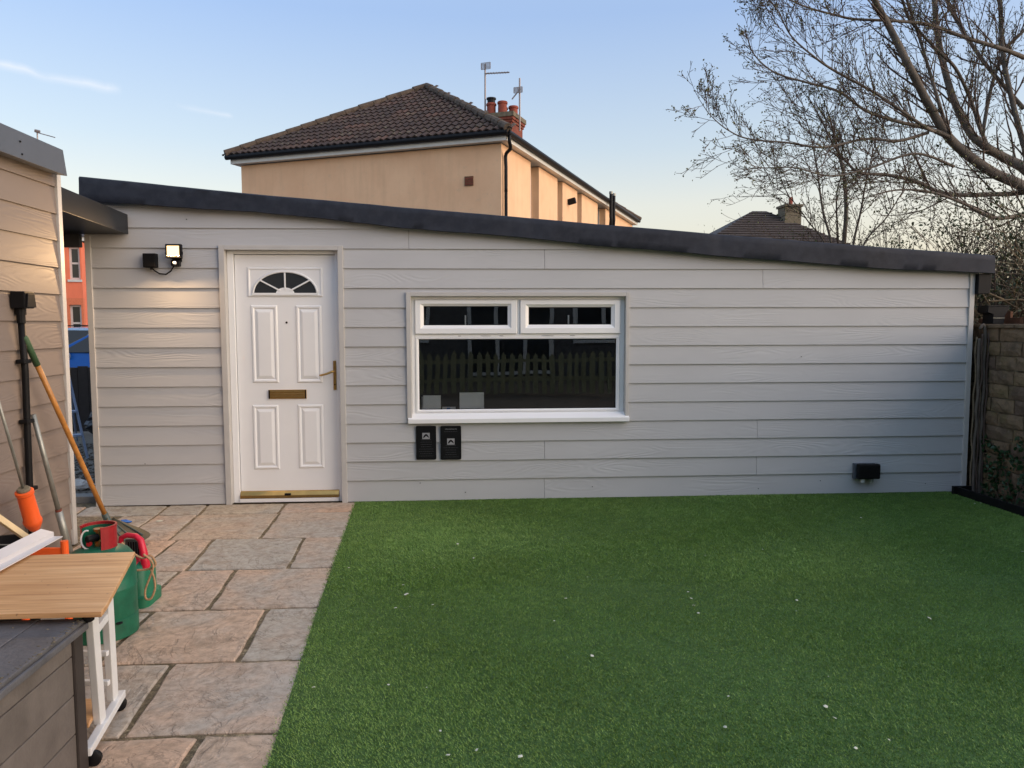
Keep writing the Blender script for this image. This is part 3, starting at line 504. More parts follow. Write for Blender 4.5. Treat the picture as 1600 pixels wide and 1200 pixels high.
la = bpy.data.lights.new('floodlight_beam', 'AREA'); la.shape = 'RECTANGLE'; la.size = .10; la.size_y = .085; la.energy = 3.6; la.color = (1, .62, .30); lo_ = bpy.data.objects.new('floodlight_beam', la); COL.objects.link(lo_); lo_.parent = fl; lo_.matrix_parent_inverse = Matrix.Translation(-fl.location); lo_.location = (-2.283, -.125, 2.06); lo_.rotation_euler = Vector((0, .85, .53)).to_track_quat('Z', 'Y').to_euler()
jb = thing('junction_box', 'black cable junction box on the wall beside the lit floodlight', 'junction box', (-2.485, -.02, 1.942)); B('box_body', (-2.534, -.075, 1.942), (-2.433, -.013, 2.054), M_BLACK, jb, .006); B('box_lid', (-2.528, -.083, 1.948), (-2.439, -.0755, 2.048), M_BLACK, jb, .003); MB().lathe([(.011, 0), (.011, .018)], (-2.478, -.042, 1.926), 10).build('cable_gland', M_BLACK, jb)
sk = thing('outdoor_socket', 'black weatherproof outdoor socket low on the wall near the right corner', 'socket', (3.49, -.02, .127))
B('socket_back', (3.385, -.05, .135), (3.575, -.013, .272), M_GREYFAS, sk, .006); B('socket_lid', (3.398, -.105, .142), (3.592, -.051, .274), M_BLACK, sk, .014)
for x in (3.45, 3.53): MB().lathe([(.016, 0), (.016, .03)], (x, -.07, .112), 12).build('cable_entry', M_WMETAL if x < 3.5 else M_STEEL, sk)
# ================================================================== LEFT SHED
shed = thing('shed', 'beige weatherboarded shed with grey metal fascia at the left edge', 'shed', (-2.66, -2.5, 0)); SX = -2.66; SE = -1.13
for k in range(-5, 10):
    z0 = .812 + .175 * k; z1 = z0 + .175
    if z1 < 0: continue
    z0 = max(z0, .01); z1 = min(z1, 2.47)
    if z1 - z0 < .02: continue
    zb = .812 + .175 * k
    MB().prism([(-5.6, z0), (SE - .005, z0), (SE - .005, z1), (-5.6, z1)], lambda p: (SX + .018 - .013 * (p[1] - zb) / .175, p[0], p[1]), lambda p: (SX - .02, p[0], p[1])).build('weatherboard', M_SHED, shed, .0012)
B('corner_trim', (SX - .03, SE - .004, 0), (SX + .026, SE + .045, 2.50), M_TRIM, shed, .003); B('end_wall', (-4.9, SE - .01, 0), (SX - .031, SE + .02, 2.50), M_SHED, shed); B('inner_wall', (SX - .10, -5.6, 0), (SX - .021, SE - .012, 2.46), M_PLY, shed)
B('back_wall', (-4.9, -5.62, 0), (-4.82, SE - .012, 2.46), M_SHED, shed)
MB().prism([(-2.64, 2.462), (-2.555, 2.452), (-2.56, 2.612), (-2.64, 2.63)], lambda p: (p[0], -5.7, p[1]), lambda p: (p[0], SE - .06 + (.03 if p[1] < 2.5 else 0), p[1])).build('fascia', M_GREYFAS, shed, .003)
MB().prism([(-4.95, 2.50), (-2.641, 2.47), (-2.641, 2.61), (-4.95, 2.64)], lambda p: (p[0], -5.7, p[1]), lambda p: (p[0], SE - .03, p[1])).build('roof', M_EPDM, shed)
for px, py in ((32, 221), (35, 241)): c = onX(px, py, -2.553); MB().lathe([(.006, -.004), (.006, .002), (.003, .004)], c, 8, (1, 0, 0)).build('fixing', M_BLACK, shed)
can = thing('passage_canopy', 'dark metal canopy over the passage between shed and garden room', 'canopy', (-2.9, -.6, 2.2))
MB().prism([(SE + .05, 2.245), (-.036, 2.205), (-.036, 2.362), (SE + .05, 2.403)], lambda p: (-2.65, *p), lambda p: (-2.67, *p)).build('fascia', M_CANOPY, can, .002); 
MB().prism([(SE + .05, 2.246), (-.036, 2.206), (-.036, 2.222), (SE + .05, 2.262)], lambda p: (-4.6, *p), lambda p: (-2.672, *p)).build('soffit', M_CANOPY, can)
MB().prism([(SE + .05, 2.375), (-.036, 2.335), (-.036, 2.36), (SE + .05, 2.40)], lambda p: (-4.6, *p), lambda p: (-2.672, *p)).build('roof_sheet', M_EPDM, can); B('beam', (-4.6, -.08, 2.10), (-3.01, -.036, 2.204), M_DARK, can)
# ================================================================== things along the shed wall
cb = thing('wall_conduit', 'black junction box with conduit running down the shed wall', 'conduit', (-2.64, -1.66, 0))
bx_ = B('box_body', (-2.642, -1.72, 1.585), (-2.560, -1.61, 1.685), M_BLACK, cb, .008); MB().prism([(-1.715, 1.592), (-1.615, 1.592), (-1.63, 1.672), (-1.70, 1.672)], lambda p: (-2.559, *p), lambda p: (-2.548, *p)).build('box_lid', M_BLACK, bx_, .003)
MB().lathe([(.024, 0), (.024, .05), (.030, .05), (.030, .09)], (-2.615, -1.665, 1.497), 12).build('gland', M_BLACK, cb, smooth=False)
MB().tube([(-2.615, -1.664, 1.50), (-2.615, -1.650, 1.2), (-2.615, -1.660, .8), (-2.615, -1.668, .45), (-2.615, -1.668, .0)], .020, 10).build('conduit_pipe', M_BLACK, cb, smooth=True)
for z in (1.27, .91, .50): B('saddle_clip', (-2.642, -1.70, z - .012), (-2.590, -1.618, z + .012), M_BLACK, cb, .006)
rk = thing('leaf_scoop', 'wooden handled garden scoop with green grip leaning on the shed wall', 'garden scoop', (-2.3, -1.15, 0))
p0, p1 = Vector((-2.605, -1.660, 1.42)), Vector((-2.445, -1.06, .15)); MB().tube([p0.lerp(p1, t) for t in (.135, .4, .7, 1)], .0165, 12).build('handle', M_HANDLE, rk, smooth=True); MB().tube([p0.lerp(p1, t) for t in (0, .01, .14)], [.014, .020, .0195], 12).build('grip', M_LGREEN, rk, smooth=True)
MB().tube([p0.lerp(p1, .96), p1, (-2.40, -1.09, .10), (-2.34, -1.12, .07)], [.021, .024, .032, .02], 10).build('socket', M_RAKE, rk, smooth=True)
hd_ = MB(); c0 = Vector((-2.43, -1.06, .135)); ax = (Vector((-2.20, -1.27, .012)) - c0); sd_ = ax.cross(Vector((0, 0, 1))).normalized(); nrm_ = sd_.cross(ax).normalized(); gr = []
for i in range(13):
    t = i / 12; w_ = .022 + .135 * math.sin(min(1, t * 1.25) * math.pi / 2) ** 1.2 * (1 if t < .75 else math.sqrt(max(.02, 1 - ((t - .75) / .252) ** 2)))
    gr.append([c0 + ax * t + sd_ * (w_ * u) + nrm_ * (.035 * u * u - .02 * math.sin(math.pi * t)) for u in (-1, -.75, -.5, -.25, 0, .25, .5, .75, 1)])
hd_.add([p for r in gr for p in r], [(i * 9 + j, i * 9 + j + 1, (i + 1) * 9 + j + 1, (i + 1) * 9 + j) for i in range(12) for j in range(8)]); hb = hd_.build('scoop_head', M_OLIVE, rk, smooth=True); hb.modifiers.new('thick', 'SOLIDIFY').thickness = .006
for u in (-.8, -.4, 0, .4, .8): MB().tube([c0 + ax * t + sd_ * ((.022 + .12 * math.sin(min(1, t * 1.25) * math.pi / 2)) * u) + nrm_ * (.035 * u * u - .02 * math.sin(math.pi * t) + .006) for t in (.02, .2, .4, .6, .72)], .007, 6).build('scoop_rib', M_RAKE, rk, smooth=True)
ot = thing('drain_pump', 'orange bodied hand pump with thin grey rod leaning by the shed wall', 'hand pump', (-2.45, -1.75, 0))
q0, q1 = Vector((-2.5, -1.935, .545)), Vector((-2.5, -1.845, .30)); dq = (q1 - q0).normalized()
MB().lathe([(.041, 0), (.048, .004), (.048, .022), (.043, .028), (.045, .19), (.050, .20), (.050, .212), (.046, .225), (.028, .262), (.022, .268)], q0, 24, dq).build('pump_body', M_ORANGE, ot, auto=35)
MB().lathe([(.030, -.018), (.036, -.01), (.034, .002)], q0, 14, dq).build('top_collar', M_LEADCAP, ot); MB().tube([q0 - dq * .69, q0], .0085, 8).build('pump_rod', M_STEEL, ot, smooth=True)
MB().tube([q1, q1 + dq * .33], .02, 10).build('lower_tube', M_STEEL, ot, smooth=True)
pl = thing('metal_pole', 'short grey metal pole with thicker sleeve leaning beside the shed corner', 'pole', (-2.5, -1.4, 0)); a_, b_ = Vector((-2.60, -1.615, .945)), Vector((-2.53, -1.40, .0)); MB().tube([a_, a_.lerp(b_, .68)], .0155, 10).build('upper_tube', M_STEEL, pl, smooth=True); MB().tube([a_.lerp(b_, .67), b_], .023, 10).build('sleeve', M_STEEL, pl, smooth=True); MB().tube([a_.lerp(b_, .655), a_.lerp(b_, .675)], .019, 10).build('rust_band', M_CBRICK, pl)
og = thing('orange_frame', 'orange plastic frame standing behind the table beside the gas bottle', 'frame', (-1.86, -2.92, 0))
MB().tube([(-1.795, -2.9, 0), (-1.80, -2.9, .515)], .0165, 12).build('upright', M_ORANGE, og); B('panel', (-1.97, -2.91, .40), (-1.812, -2.893, .485), M_ORANGE, og, .004); MB().tube([(-1.985, -2.9, 0), (-1.985, -2.9, .47)], .0165, 12).build('upright', M_ORANGE, og)
bk = thing('black_bucket', 'black bucket half hidden behind the wood effect table', 'bucket', (-2.18, -2.75, 0)); MB().lathe([(.15, 0), (.20, .44), (.212, .44), (.212, .455), (.195, .455), (.145, .03), (0, .03)], (-2.18, -2.75, 0), 28).build('bucket_body', M_BLACK, bk, auto=40); MB().tube([(-2.18 + .2 * math.cos(a), -2.75, .44 + .02 * math.sin(a)) for a in [math.pi * i / 12 for i in range(13)]], .004, 6).build('bail', M_STEEL, bk)
# gas bottle
gb = thing('gas_bottle', 'green gas bottle with red valve shroud standing beside the table', 'gas bottle', (-1.745, -2.69, 0)); gc = Vector((-1.745, -2.69, 0))
MB().lathe([(.150, .07), (.156, .085), (.156, .23), (.158, .232), (.158, .240), (.156, .243), (.156, .335), (.148, .375), (.125, .405), (.085, .424), (.04, .43), (0, .431)], gc, 40).build('cylinder', M_GREEN, gb, auto=40)
MB().lathe([(.150, 0), (.158, .004), (.158, .095), (.153, .098), (.146, .098), (.146, .004)], gc, 40).build('foot_ring', M_GREEN, gb, auto=40)
for a in (R(-100), R(-40)): p = gc + Vector((math.cos(a) * .158, math.sin(a) * .158, .085)); MB().ball(p, 1, 8, 6, (.018, .018, .006)).build('drain_slot', M_BLACK, gb)
def shroud(a0, a1, r0, r1, z0, z1, m, nm):
    n = 20; A = [a0 + (a1 - a0) * i / n for i in range(n + 1)]; P = lambda r, a, z: (gc.x + r * math.cos(a), gc.y + r * math.sin(a), z); mb = MB()
    for a, b in zip(A, A[1:]): mb.add([P(r0, a, z0), P(r0, b, z0), P(r1, b, z0), P(r1, a, z0), P(r0, a, z1), P(r0, b, z1), P(r1, b, z1), P(r1, a, z1)], [(0, 1, 5, 4), (2, 3, 7, 6), (4, 5, 6, 7), (3, 2, 1, 0)])
    mb.add([P(r0, A[0], z0), P(r1, A[0], z0), P(r1, A[0], z1), P(r0, A[0], z1), P(r0, A[-1], z0), P(r1, A[-1], z0), P(r1, A[-1], z1), P(r0, A[-1], z1)], [(0, 1, 2, 3), (7, 6, 5, 4)]); return mb.build(nm, m, gb, auto=40)
shroud(R(-60), R(195), .074, .078, .405, .525, M_RED, 'shroud'); shroud(R(-58), R(193), .0705, .0735, .405, .518, M_GREEN, 'shroud_lining'); shroud(R(-61), R(196), .071, .080, .5255, .533, M_RED, 'shroud_rim')
vl = MB().lathe([(.022, .425), (.022, .455), (.014, .46), (.014, .50), (.024, .503), (.024, .515), (0, .516)], gc, 14).build('valve', M_BRASS, gb, auto=40); MB().lathe([(.018, 0), (.018, .05), (.012, .055)], gc + Vector((0, -.015, .475)), 12, (-.6, -.8, 0)).build('valve_outlet', M_BLACK, vl); MB().tube([gc + Vector((-.035 + .03 * math.cos(a), -.04, .47 + .045 * math.sin(a))) for a in [R(80 + i * 14) for i in range(15)]], .004, 6).build('valve_tag', M_CARD, vl); MB().lathe([(.012, 0), (.012, .012)], gc + Vector((-.02, -.05, .455)), 10, (0, -1, 0)).build('valve_cap', M_RED, vl)
# second green container
cn = thing('green_canister', 'green canister with red loop handle and dangling rope behind the gas bottle', 'canister', (-1.775, -2.27, 0)); cc = Vector((-1.775, -2.27, 0))
def rr(cx, cy, w, d, z, r=.04, n=5):
    out = []
    for sx_, sy_, a0 in ((1, 1, 0), (-1, 1, 90), (-1, -1, 180), (1, -1, 270)):
        for i in range(n): a = R(a0 + 90 * i / (n - 1)); out.append((cx + sx_ * (w / 2 - r) + r * math.cos(a), cy + sy_ * (d / 2 - r) + r * math.sin(a), z))
    return out
MB().nest([rr(cc.x, cc.y, .22, .22, z + 0, .05) if k == 0 else rr(cc.x, cc.y, w, w, z, .05) for k, (w, z) in enumerate(((.24, 0), (.235, .0), (.235, .055), (.205, .062), (.200, .075), (.196, .19), (.17, .215), (.12, .225)))]).build('canister_body', M_GREEN2, cn, auto=40)
pt = MB().prism([(-.052, .20), (.052, .20), (.045, .235), (-.045, .235)], lambda p: (cc.x + p[0], cc.y - .09, p[1]), lambda p: (cc.x + p[0], cc.y + .09, p[1])).build('handle_base', M_PINK, cn, .006)
MB().tube([(cc.x - .055, cc.y + .01, .22), (cc.x - .064, cc.y + .01, .30), (cc.x - .05, cc.y, .352), (cc.x - .02, cc.y, .366), (cc.x + .035, cc.y - .02, .364), (cc.x + .062, cc.y - .03, .345), (cc.x + .075, cc.y - .035, .29), (cc.x + .088, cc.y - .04, .21), (cc.x + .06, cc.y - .06, .17)], [.013, .013, .014, .014, .015, .017, .019, .024, .02], 12).build('handle', M_PINK, cn, smooth=True)
MB().prism([(-.05, .235), (.055, .235), (.045, .335), (-.045, .335)], lambda p: (cc.x + p[0], cc.y + .03, p[1]), lambda p: (cc.x + p[0], cc.y + .05, p[1])).build('vent_panel', M_RAKE, cn, .003)
for i in range(6): B('vent_slot', (cc.x - .03 + .013 * i, cc.y + .0275, .25), (cc.x - .024 + .013 * i, cc.y + .031, .32), M_BLACK, cn)
MB().ball((cc.x + .03, cc.y - .13, .05), .022, 10, 8).build('lime_cap', M_LIME, cn, smooth=True)
rp = thing('rope_coil', 'tan rope looped over the red handle of the green canister', 'rope', (-1.64, -2.35, .05))
def crv(pts, n=60):
    out = []; P = [Vector(p) for p in pts]
    for i in range(n + 1):
        t = i / n * (len(P) - 1); k = min(int(t), len(P) - 2); f = t - k; a, b, c, d = P[max(k - 1, 0)], P[k], P[k + 1], P[min(k + 2, len(P) - 1)]
        out.append(.5 * ((2 * b) + (c - a) * f + (2 * a - 5 * b + 4 * c - d) * f * f + (3 * b - a - 3 * c + d) * f ** 3))
    return out
Y_ = -2.40
MB().tube(crv([onY(x, y, Y_) for x, y in ((190, 848), (205, 862), (222, 872), (235, 868), (243, 880), (236, 888), (215, 891), (205, 889))]), .0058, 8).build('rope_strand', M_ROPE, rp, smooth=True)
MB().tube(crv([onY(x, y, Y_ - .012) for x, y in ((224, 866), (236, 876), (239, 888), (233, 905), (227, 922), (228, 935), (236, 935), (242, 920), (241, 905), (236, 890))]), .0058, 8).build('rope_strand', M_ROPE, rp, smooth=True)
tag(MB().ball(onZ(195, 815, .01), 1, 9, 6, (.05, .03, .012), .25).build('blue_rag', M_BLUE), 'crumpled blue rag on the paving behind the scoop', 'rag'); tag(MB().ball(onZ(249, 814, .004), 1, 10, 4, (.028, .02, .003), .12).build('white_scrap', M_PETAL), 'white scrap on the paving right of the scoop head', 'scrap')
# table
tb = thing('side_table', 'small wheeled table with wood effect top and white metal frame', 'table', (-1.4, -3.6, 0)); TZ = .56
tp = [tuple(onZ(px, py, TZ).xy) for px, py in ((211, 862), (167, 944), (158, 956), (-150, 963), (-150, 874))]; print('table', tp)
MB().prism(tp, lambda p: (*p, TZ - .018), lambda p: (*p, TZ)).build('table_top', M_OAK, tb, .002)
MB().beam((-1.327, -3.46, .062), (-1.262, -3.88, .062), .028, .028).build('foot_bar', M_WMETAL, tb, .003)
for a, b in (((-1.300, -3.70, .076), (-1.250, -3.83, .541)), ((-1.330, -3.53, .076), (-1.275, -3.66, .541))): MB().beam(a, b, .026, .042, (0, 1, 0)).build('post', M_WMETAL, tb, .003)
MB().beam((-1.262, -3.80, .44), (-1.288, -3.645, .44), .02, .028).build('cross_bar', M_WMETAL, tb, .002)
for z in (.19, .30): MB().beam((-1.29, -3.64, z), (-2.0, -3.57, z), .018, .018).build('rail', M_WMETAL, tb, .002)
MB().beam((-2.0, -3.40, .062), (-1.96, -3.80, .062), .028, .028).build('foot_bar', M_WMETAL, tb); MB().beam((-1.99, -3.57, .076), (-1.97, -3.62, .541), .026, .042, (0, 1, 0)).build('post', M_WMETAL, tb)
MB().prism([(-1.335, -3.60), (-1.30, -3.78), (-1.95, -3.73), (-1.98, -3.55)], lambda p: (*p, .095), lambda p: (*p, .112)).build('lower_shelf', M_OAK, tb, .002)
for x, y in ((-1.343, -3.475), (-1.265, -3.852), (-2.0, -3.41), (-1.96, -3.79)):
    MB().lathe([(.022, -.011), (.026, -.008), (.026, .008), (.022, .011)], (x + .012, y, .027), 14, (.2, -.9, 0)).build('caster', M_BLACK, tb, auto=40); MB().tube([(x, y, .03), (x, y, .06)], .008, 8).build('caster_stem', M_STEEL, tb)
kn = MB().ball((-1.238, -3.872, .525), .019, 8, 6, (1, 1, .9), .12).build('clamp_knob', M_BLACK, tb)
# deck box
db = thing('deck_box', 'dark grey plastic deck box with plank pattern at the bottom left', 'deck box', (-1.6, -4.5, 0)); BX, BY = -1.255, -3.872
for i, (a, b) in enumerate(((.03, .155), (.159, .285), (.289, .415), (.419, .478))): B('side_plank', (BX - .028, -5.0, a), (BX - .012, BY - .06, b), M_DECKBOX, db, .003)
for i, (a, b) in enumerate(((.03, .155), (.159, .285), (.289, .415), (.419, .478))): B('end_plank', (-1.95, BY - .03, a), (BX - .07, BY - .014, b), M_DECKBOX, db, .003)
B('box_liner', (-1.94, -4.98, .02), (BX - .029, BY - .031, .47), M_DARK, db)
for x, y in ((BX - .058, BY - .062), (BX - .058, -5.03), (-1.98, BY - .062)): B('corner_post', (x, y, 0), (x + .056, y + .058, .478), M_DECKPOST, db, .006)
ld = B('lid', (-1.99, -5.05, .481), (BX + .012, BY + .010, .505), M_DECKLID, db, .006)
for i in range(5):
    x1 = BX + .004 - i * .146; B('lid_plank', (x1 - .142, -5.04, .5055), (x1, BY + .002, .520), M_DECKLID, ld, .004)
cr = MB(); rn = random.Random(4)
for i in range(170):
    if rn.random() < .7: x, y = BX + .006 + rn.uniform(-.022, .004), rn.uniform(-4.6, BY)
    else: x, y = rn.uniform(-1.9, BX), rn.uniform(-4.7, BY)
    r_ = rn.uniform(.0012, .0038); cr.ball((x, y, .5205), r_, 4, 3, (1.5, 1, .5), .3)
cr.build('grit_specks', M_LEADCAP, db)['kind'] = 'stuff'
# white profile and timber strip lying across the table
pa, pb = onZ(98, 839, .572), onZ(-70, 931, .572); pd = (pb - pa).normalized(); ps = pd.cross(Vector((0, 0, 1))).normalized(); ps = ps if ps.x < 0 else -ps
pro = lambda o: (lambda p: tuple(o + ps * p[0] + Vector((0, 0, p[1]))))
tag(MB().prism([(0, 0), (.040, 0), (.040, .020), (.088, .034), (.088, .038), (.036, .023), (.036, .004), (0, .004)], pro(pa), pro(pb)).build('aluminium_profile', M_PROFILE), 'white angled metal profile lying across the wood effect table', 'profile')
tag(MB().beam(onY(-40, 783, -3.2), onY(44, 842, -2.99), .028, .024).build('timber_strip', M_TIMBER, None, .002), 'pale timber strip leaning down behind the white metal profile', 'timber strip')
# ================================================================== SEEN THROUGH THE PASSAGE
tag(MB().add([(-9, .16, -.03), (-3.01, .16, -.03), (-3.01, 9, -.03), (-12, 9, -.03)], [(0, 1, 2, 3)]).build('gravel_yard', M_GRAVEL, fix=False), kind='structure'); tag(B('kerb', (-4.4, .17, -.05), (-3.01, .31, .045), M_KERB, None, .006), kind='structure')
gv = MB(); rn = random.Random(2)
for i in range(1400): gv.ball((rn.uniform(-5.0, -3.1), rn.uniform(.34, 3.6), -.022), rn.uniform(.010, .026), 5, 3, (1, rn.uniform(.7, 1.3), .6), .3)
tag(gv.build('loose_gravel', M_GRAVEL, fix=False), 'grey gravel in the passage beside the garden room', 'gravel', kind='stuff')
tag(MB().ball(onZ(126, 757, .02), 1, 10, 6, (.11, .06, .05), .3).build('plastic_scrap', M_CARD), 'crumpled white plastic lying on the gravel in the passage', 'plastic scrap')
fn = thing('dark_fence', 'low dark stained board fence behind the stepladder in the passage', 'fence', (-6, 4.6, 0)); x = -8.6
while x < -3.4:
    B('fence_board', (x, 4.6 + random.uniform(0, .006), 0), (x + .135, 4.625, .905 + random.uniform(-.01, .01)), M_FENCEDK, fn, .002); x += .142
for z in (.2, .7): B('rail', (-8.6, 4.63, z), (-3.4, 4.67, z + .08), M_FENCEDK, fn)
ld_ = thing('stepladder', 'pale blue metal stepladder folded out on the gravel in the passage', 'stepladder', (-4.3, 2.2, 0)); lt = onY(103, 568, 2.35); lb1 = onZ(137, 716, 0); lb2 = onZ(102, 698, 0)
off = Vector((-.34, -.12, 0)); tp_ = lt
for o_ in (Vector(), off): MB().tube([tp_ + o_, lb1 + o_ * 1.15], .014, 8).build('front_leg', M_LADDER, ld_); MB().tube([tp_ + o_ + Vector((-.05, .1, -.02)), lb2 + o_ * 1.15 + Vector((-.1, .5, 0))], .012, 8).build('rear_leg', M_LADDER, ld_)
for t in (.25, .5, .75): a = tp_.lerp(lb1, t); MB().beam(a, a + off * (1 + .15 * t), .10, .02).build('step', M_LADDER, ld_)
MB().tube(crv([tp_, tp_ + Vector((.04, 0, .10)), tp_ + Vector((-.1, -.05, .2)), tp_ + off + Vector((-.0, 0, .12)), tp_ + off], 30), .011, 8).build('hand_loop', M_LADDER, ld_, smooth=True); MB().beam(tp_.lerp(lb1, .5), lb2.lerp(tp_, .45), .012, .012).build('brace', M_LADDER, ld_)
bgm = MB(); bc = onZ(140, 698, 0) + Vector((.10, .35, 0))
for i in range(15):
    t = i / 14; r_ = (.30 * math.sin(min(1, t * 1.9) * math.pi / 2) * (1 - t ** 2.2) + .02); row = []
    for k in range(26):
        a = 2 * math.pi * k / 26; p = Vector((math.cos(a), math.sin(a), t * 3)); j = 1 + .28 * mnoise.noise(p * 2.2) + .14 * mnoise.noise(p * 6); row.append((bc.x + r_ * j * math.cos(a), bc.y + r_ * j * math.sin(a), max(0, t * .60)))
    bgm.v += row
bgm.f = [(i * 26 + k, i * 26 + (k + 1) % 26, (i + 1) * 26 + (k + 1) % 26, (i + 1) * 26 + k) for i in range(14) for k in range(26)]; tag(bgm.build('rubbish_bag', M_BAG), 'full black rubbish bag on the gravel beside the garden room corner', 'rubbish bag')
# parked cars
def car(loc, rz, paint, label):
    t = thing('parked_car', label, 'car', loc, 'cars parked behind the dark fence'); xf = Matrix.Translation(loc) @ Matrix.Rotation(rz, 4, 'Z')
    side = [(-2.0, .35), (-2.02, .62), (-1.92, .86), (-1.05, 1.00), (-.35, 1.40), (.2, 1.49), (1.2, 1.46), (1.72, 1.10), (1.95, .98), (2.0, .6), (1.95, .32)]
    def ring(s, w): return [(x, w, z) for x, z in side]
    hw = lambda z: .86 if z < 1.0 else .86 - (z - 1.0) * .46
    b = MB(); rings = []
    for u in (-1, -.92, -.6, 0, .6, .92, 1):
        rings.append([(x * (1 - .02 * abs(u) ** 4), u * hw(z), z - (.02 * abs(u) ** 3 if z > .9 else 0)) for x, z in side])
    n = len(side); b.add([p for r in rings for p in r], [(i * n + k, i * n + (k + 1) % n, (i + 1) * n + (k + 1) % n, (i + 1) * n + k) for i in range(6) for k in range(n)] + [tuple(range(n))[::-1], tuple(6 * n + k for k in range(n))])
    bd = b.build('body', paint, t, .02, xf=xf, auto=35)
    for s in (-1, 1):
        for poly in ([(-.82, 1.03), (-.30, 1.36), (.15, 1.42), (.15, 1.03)], [(.22, 1.03), (.22, 1.42), (.95, 1.41), (.95, 1.03)], [(1.02, 1.05), (1.02, 1.40), (1.15, 1.38), (1.52, 1.10)]):
            MB().prism(poly, lambda p: (p[0], s * (hw(p[1]) + .006), p[1]), lambda p: (p[0], s * (hw(p[1]) - .02), p[1])).build('side_window', M_FARGLASS, t, xf=xf)
        for x in (-1.28, 1.28):
            wl = MB().lathe([(.20, -.1), (.31, -.1), (.32, -.07), (.32, .07), (.31, .1), (.20, .1)], (x, s * .78, .32), 24, (0, s, 0)).build('wheel', M_TYRE, t, xf=xf, auto=40); MB().lathe([(.0, .085), (.06, .10), (.19, .09), (.205, .06)], (x, s * .78, .32), 20, (0, s, 0)).build('rim', M_STEEL, wl, xf=xf, auto=40)
        MB().ball((-1.9, s * .62, .74), 1, 10, 8, (.10, .17, .09)).build('headlight', M_LENS, t, smooth=True, xf=xf); MB().ball((1.93, s * .66, .92), 1, 10, 8, (.06, .12, .14)).build('tail_light', M_RED, t, smooth=True, xf=xf); B('door_handle', (.02, s * .855 - .012, .88), (.14, s * .855 + .022, .905), paint, t, .004, xf=xf)
        MB().ball((-.72, s * .98, 1.05), 1, 8, 6, (.06, .10, .07)).build('mirror', paint, t, smooth=True, xf=xf); MB().tube([(-.1, s * .55, 1.53), (1.1, s * .55, 1.51)], .014, 6).build('roof_rail', M_BLACK, t, xf=xf)
    MB().prism([(-.78, .62), (-.78, -.62), (.78, -.62), (.78, .62)][:0] or [(-1, -1), (1, -1), (1, 1), (-1, 1)], lambda p: (-.98 + .56 * (p[1] + 1) / 2 - .006, p[0] * (.70 - .08 * (p[1] + 1) / 2), 1.05 + .31 * (p[1] + 1) / 2 + .012), lambda p: (-.98 + .56 * (p[1] + 1) / 2 + .02, p[0] * (.70 - .08 * (p[1] + 1) / 2), 1.05 + .31 * (p[1] + 1) / 2 - .01)).build('windscreen', M_FARGLASS, t, xf=xf)
    MB().prism([(-1, -1), (1, -1), (1, 1), (-1, 1)], lambda p: (1.68 - .42 * (p[1] + 1) / 2 + .012, p[0] * (.70 - .08 * (p[1] + 1) / 2), 1.14 + .27 * (p[1] + 1) / 2 + .012), lambda p: (1.68 - .42 * (p[1] + 1) / 2 - .02, p[0] * (.70 - .08 * (p[1] + 1) / 2), 1.14 + .27 * (p[1] + 1) / 2 - .01)).build('rear_window', M_FARGLASS, t, xf=xf)
    return t
car((-6.75, 9.4, -.06), R(4), M_CARBLUE, 'bright blue parked car showing above the dark fence in the passage'); car((-9.6, 13.2, -.06), R(3), M_CARPALE, 'pale blue parked car behind the bright blue one')
# coral house
ch = thing('coral_house', 'coral rendered house with white sash windows seen through the passage', 'house', (-22.3, 27, -.06)); cxf = Matrix.Translation((-22.3, 27, -.06)) @ Matrix.Rotation(R(14), 4, 'Z')
EZ = 5.15
cpt = lambda px, py: cxf.inverted() @ onP(px, py, (-22.3, 27, 0), cxf.to_3x3() @ Vector((0, -1, 0)))
u0, u1 = cpt(106, 385), cpt(126, 437); l0, l1 = cpt(108, 476), cpt(129, 525)
wins = []
for base in (0, -3.3, -6.6): wins += [(u0.x + base, u1.x + base, u1.z, u0.z), (l0.x + base, l1.x + base, l0.z - 1.6, l0.z)]
def wallgrid(zlo, zhi, mat, nm):
    hs_ = sorted([w for w in wins if w[2] > zlo and w[3] < zhi]); x = -6.0
    for a, b, c, d in hs_: B(nm, (x, 0, zlo), (a, .3, zhi), mat, ch, xf=cxf); B(nm, (a, 0, zlo), (b, .3, c), mat, ch, xf=cxf); B(nm, (a, 0, d), (b, .3, zhi), mat, ch, xf=cxf); x = b
    B(nm, (x, 0, zlo), (6.0, .3, zhi), mat, ch, xf=cxf)
sz = cpt(120, 466).z; wallgrid(0, sz, M_CORALBRICK, 'brick_wall'); wallgrid(sz, EZ, M_CORAL, 'rendered_wall'); B('side_wall', (5.7, .301, 0), (6.0, 8, EZ), M_CORAL, ch, xf=cxf); B('side_wall', (-6.0, .301, 0), (-5.7, 8, EZ), M_CORAL, ch, xf=cxf); B('back_wall', (-5.69, 7.7, 0), (5.69, 8, EZ), M_CORAL, ch, xf=cxf)
for a, b, c, d in wins:
    w_ = MB(); f = .09
    for lo, hi in (((a, .16, c), (a + f, .24, d)), ((b - f, .16, c), (b, .24, d)), ((a + f, .16, d - f), (b - f, .24, d)), ((a + f, .16, c), (b - f, .24, c + f)), ((a + f, .15, (c + d) / 2 - .04), (b - f, .24, (c + d) / 2 + .04))): w_.box(lo, hi)
    wo_ = w_.build('window', M_WHITEP, ch, xf=cxf); B('pane', (a + f, .2, c + f), (b - f, .21, d - f), M_FARGLASS, wo_, xf=cxf); B('sill', (a - .06, -.05, c - .10), (b + .06, .15, c - .001), M_WHITEP, wo_, xf=cxf)
B('eaves_board', (-6.2, -.28, EZ + .0), (6.2, -.22, EZ + .16), M_WHITEP, ch, xf=cxf)
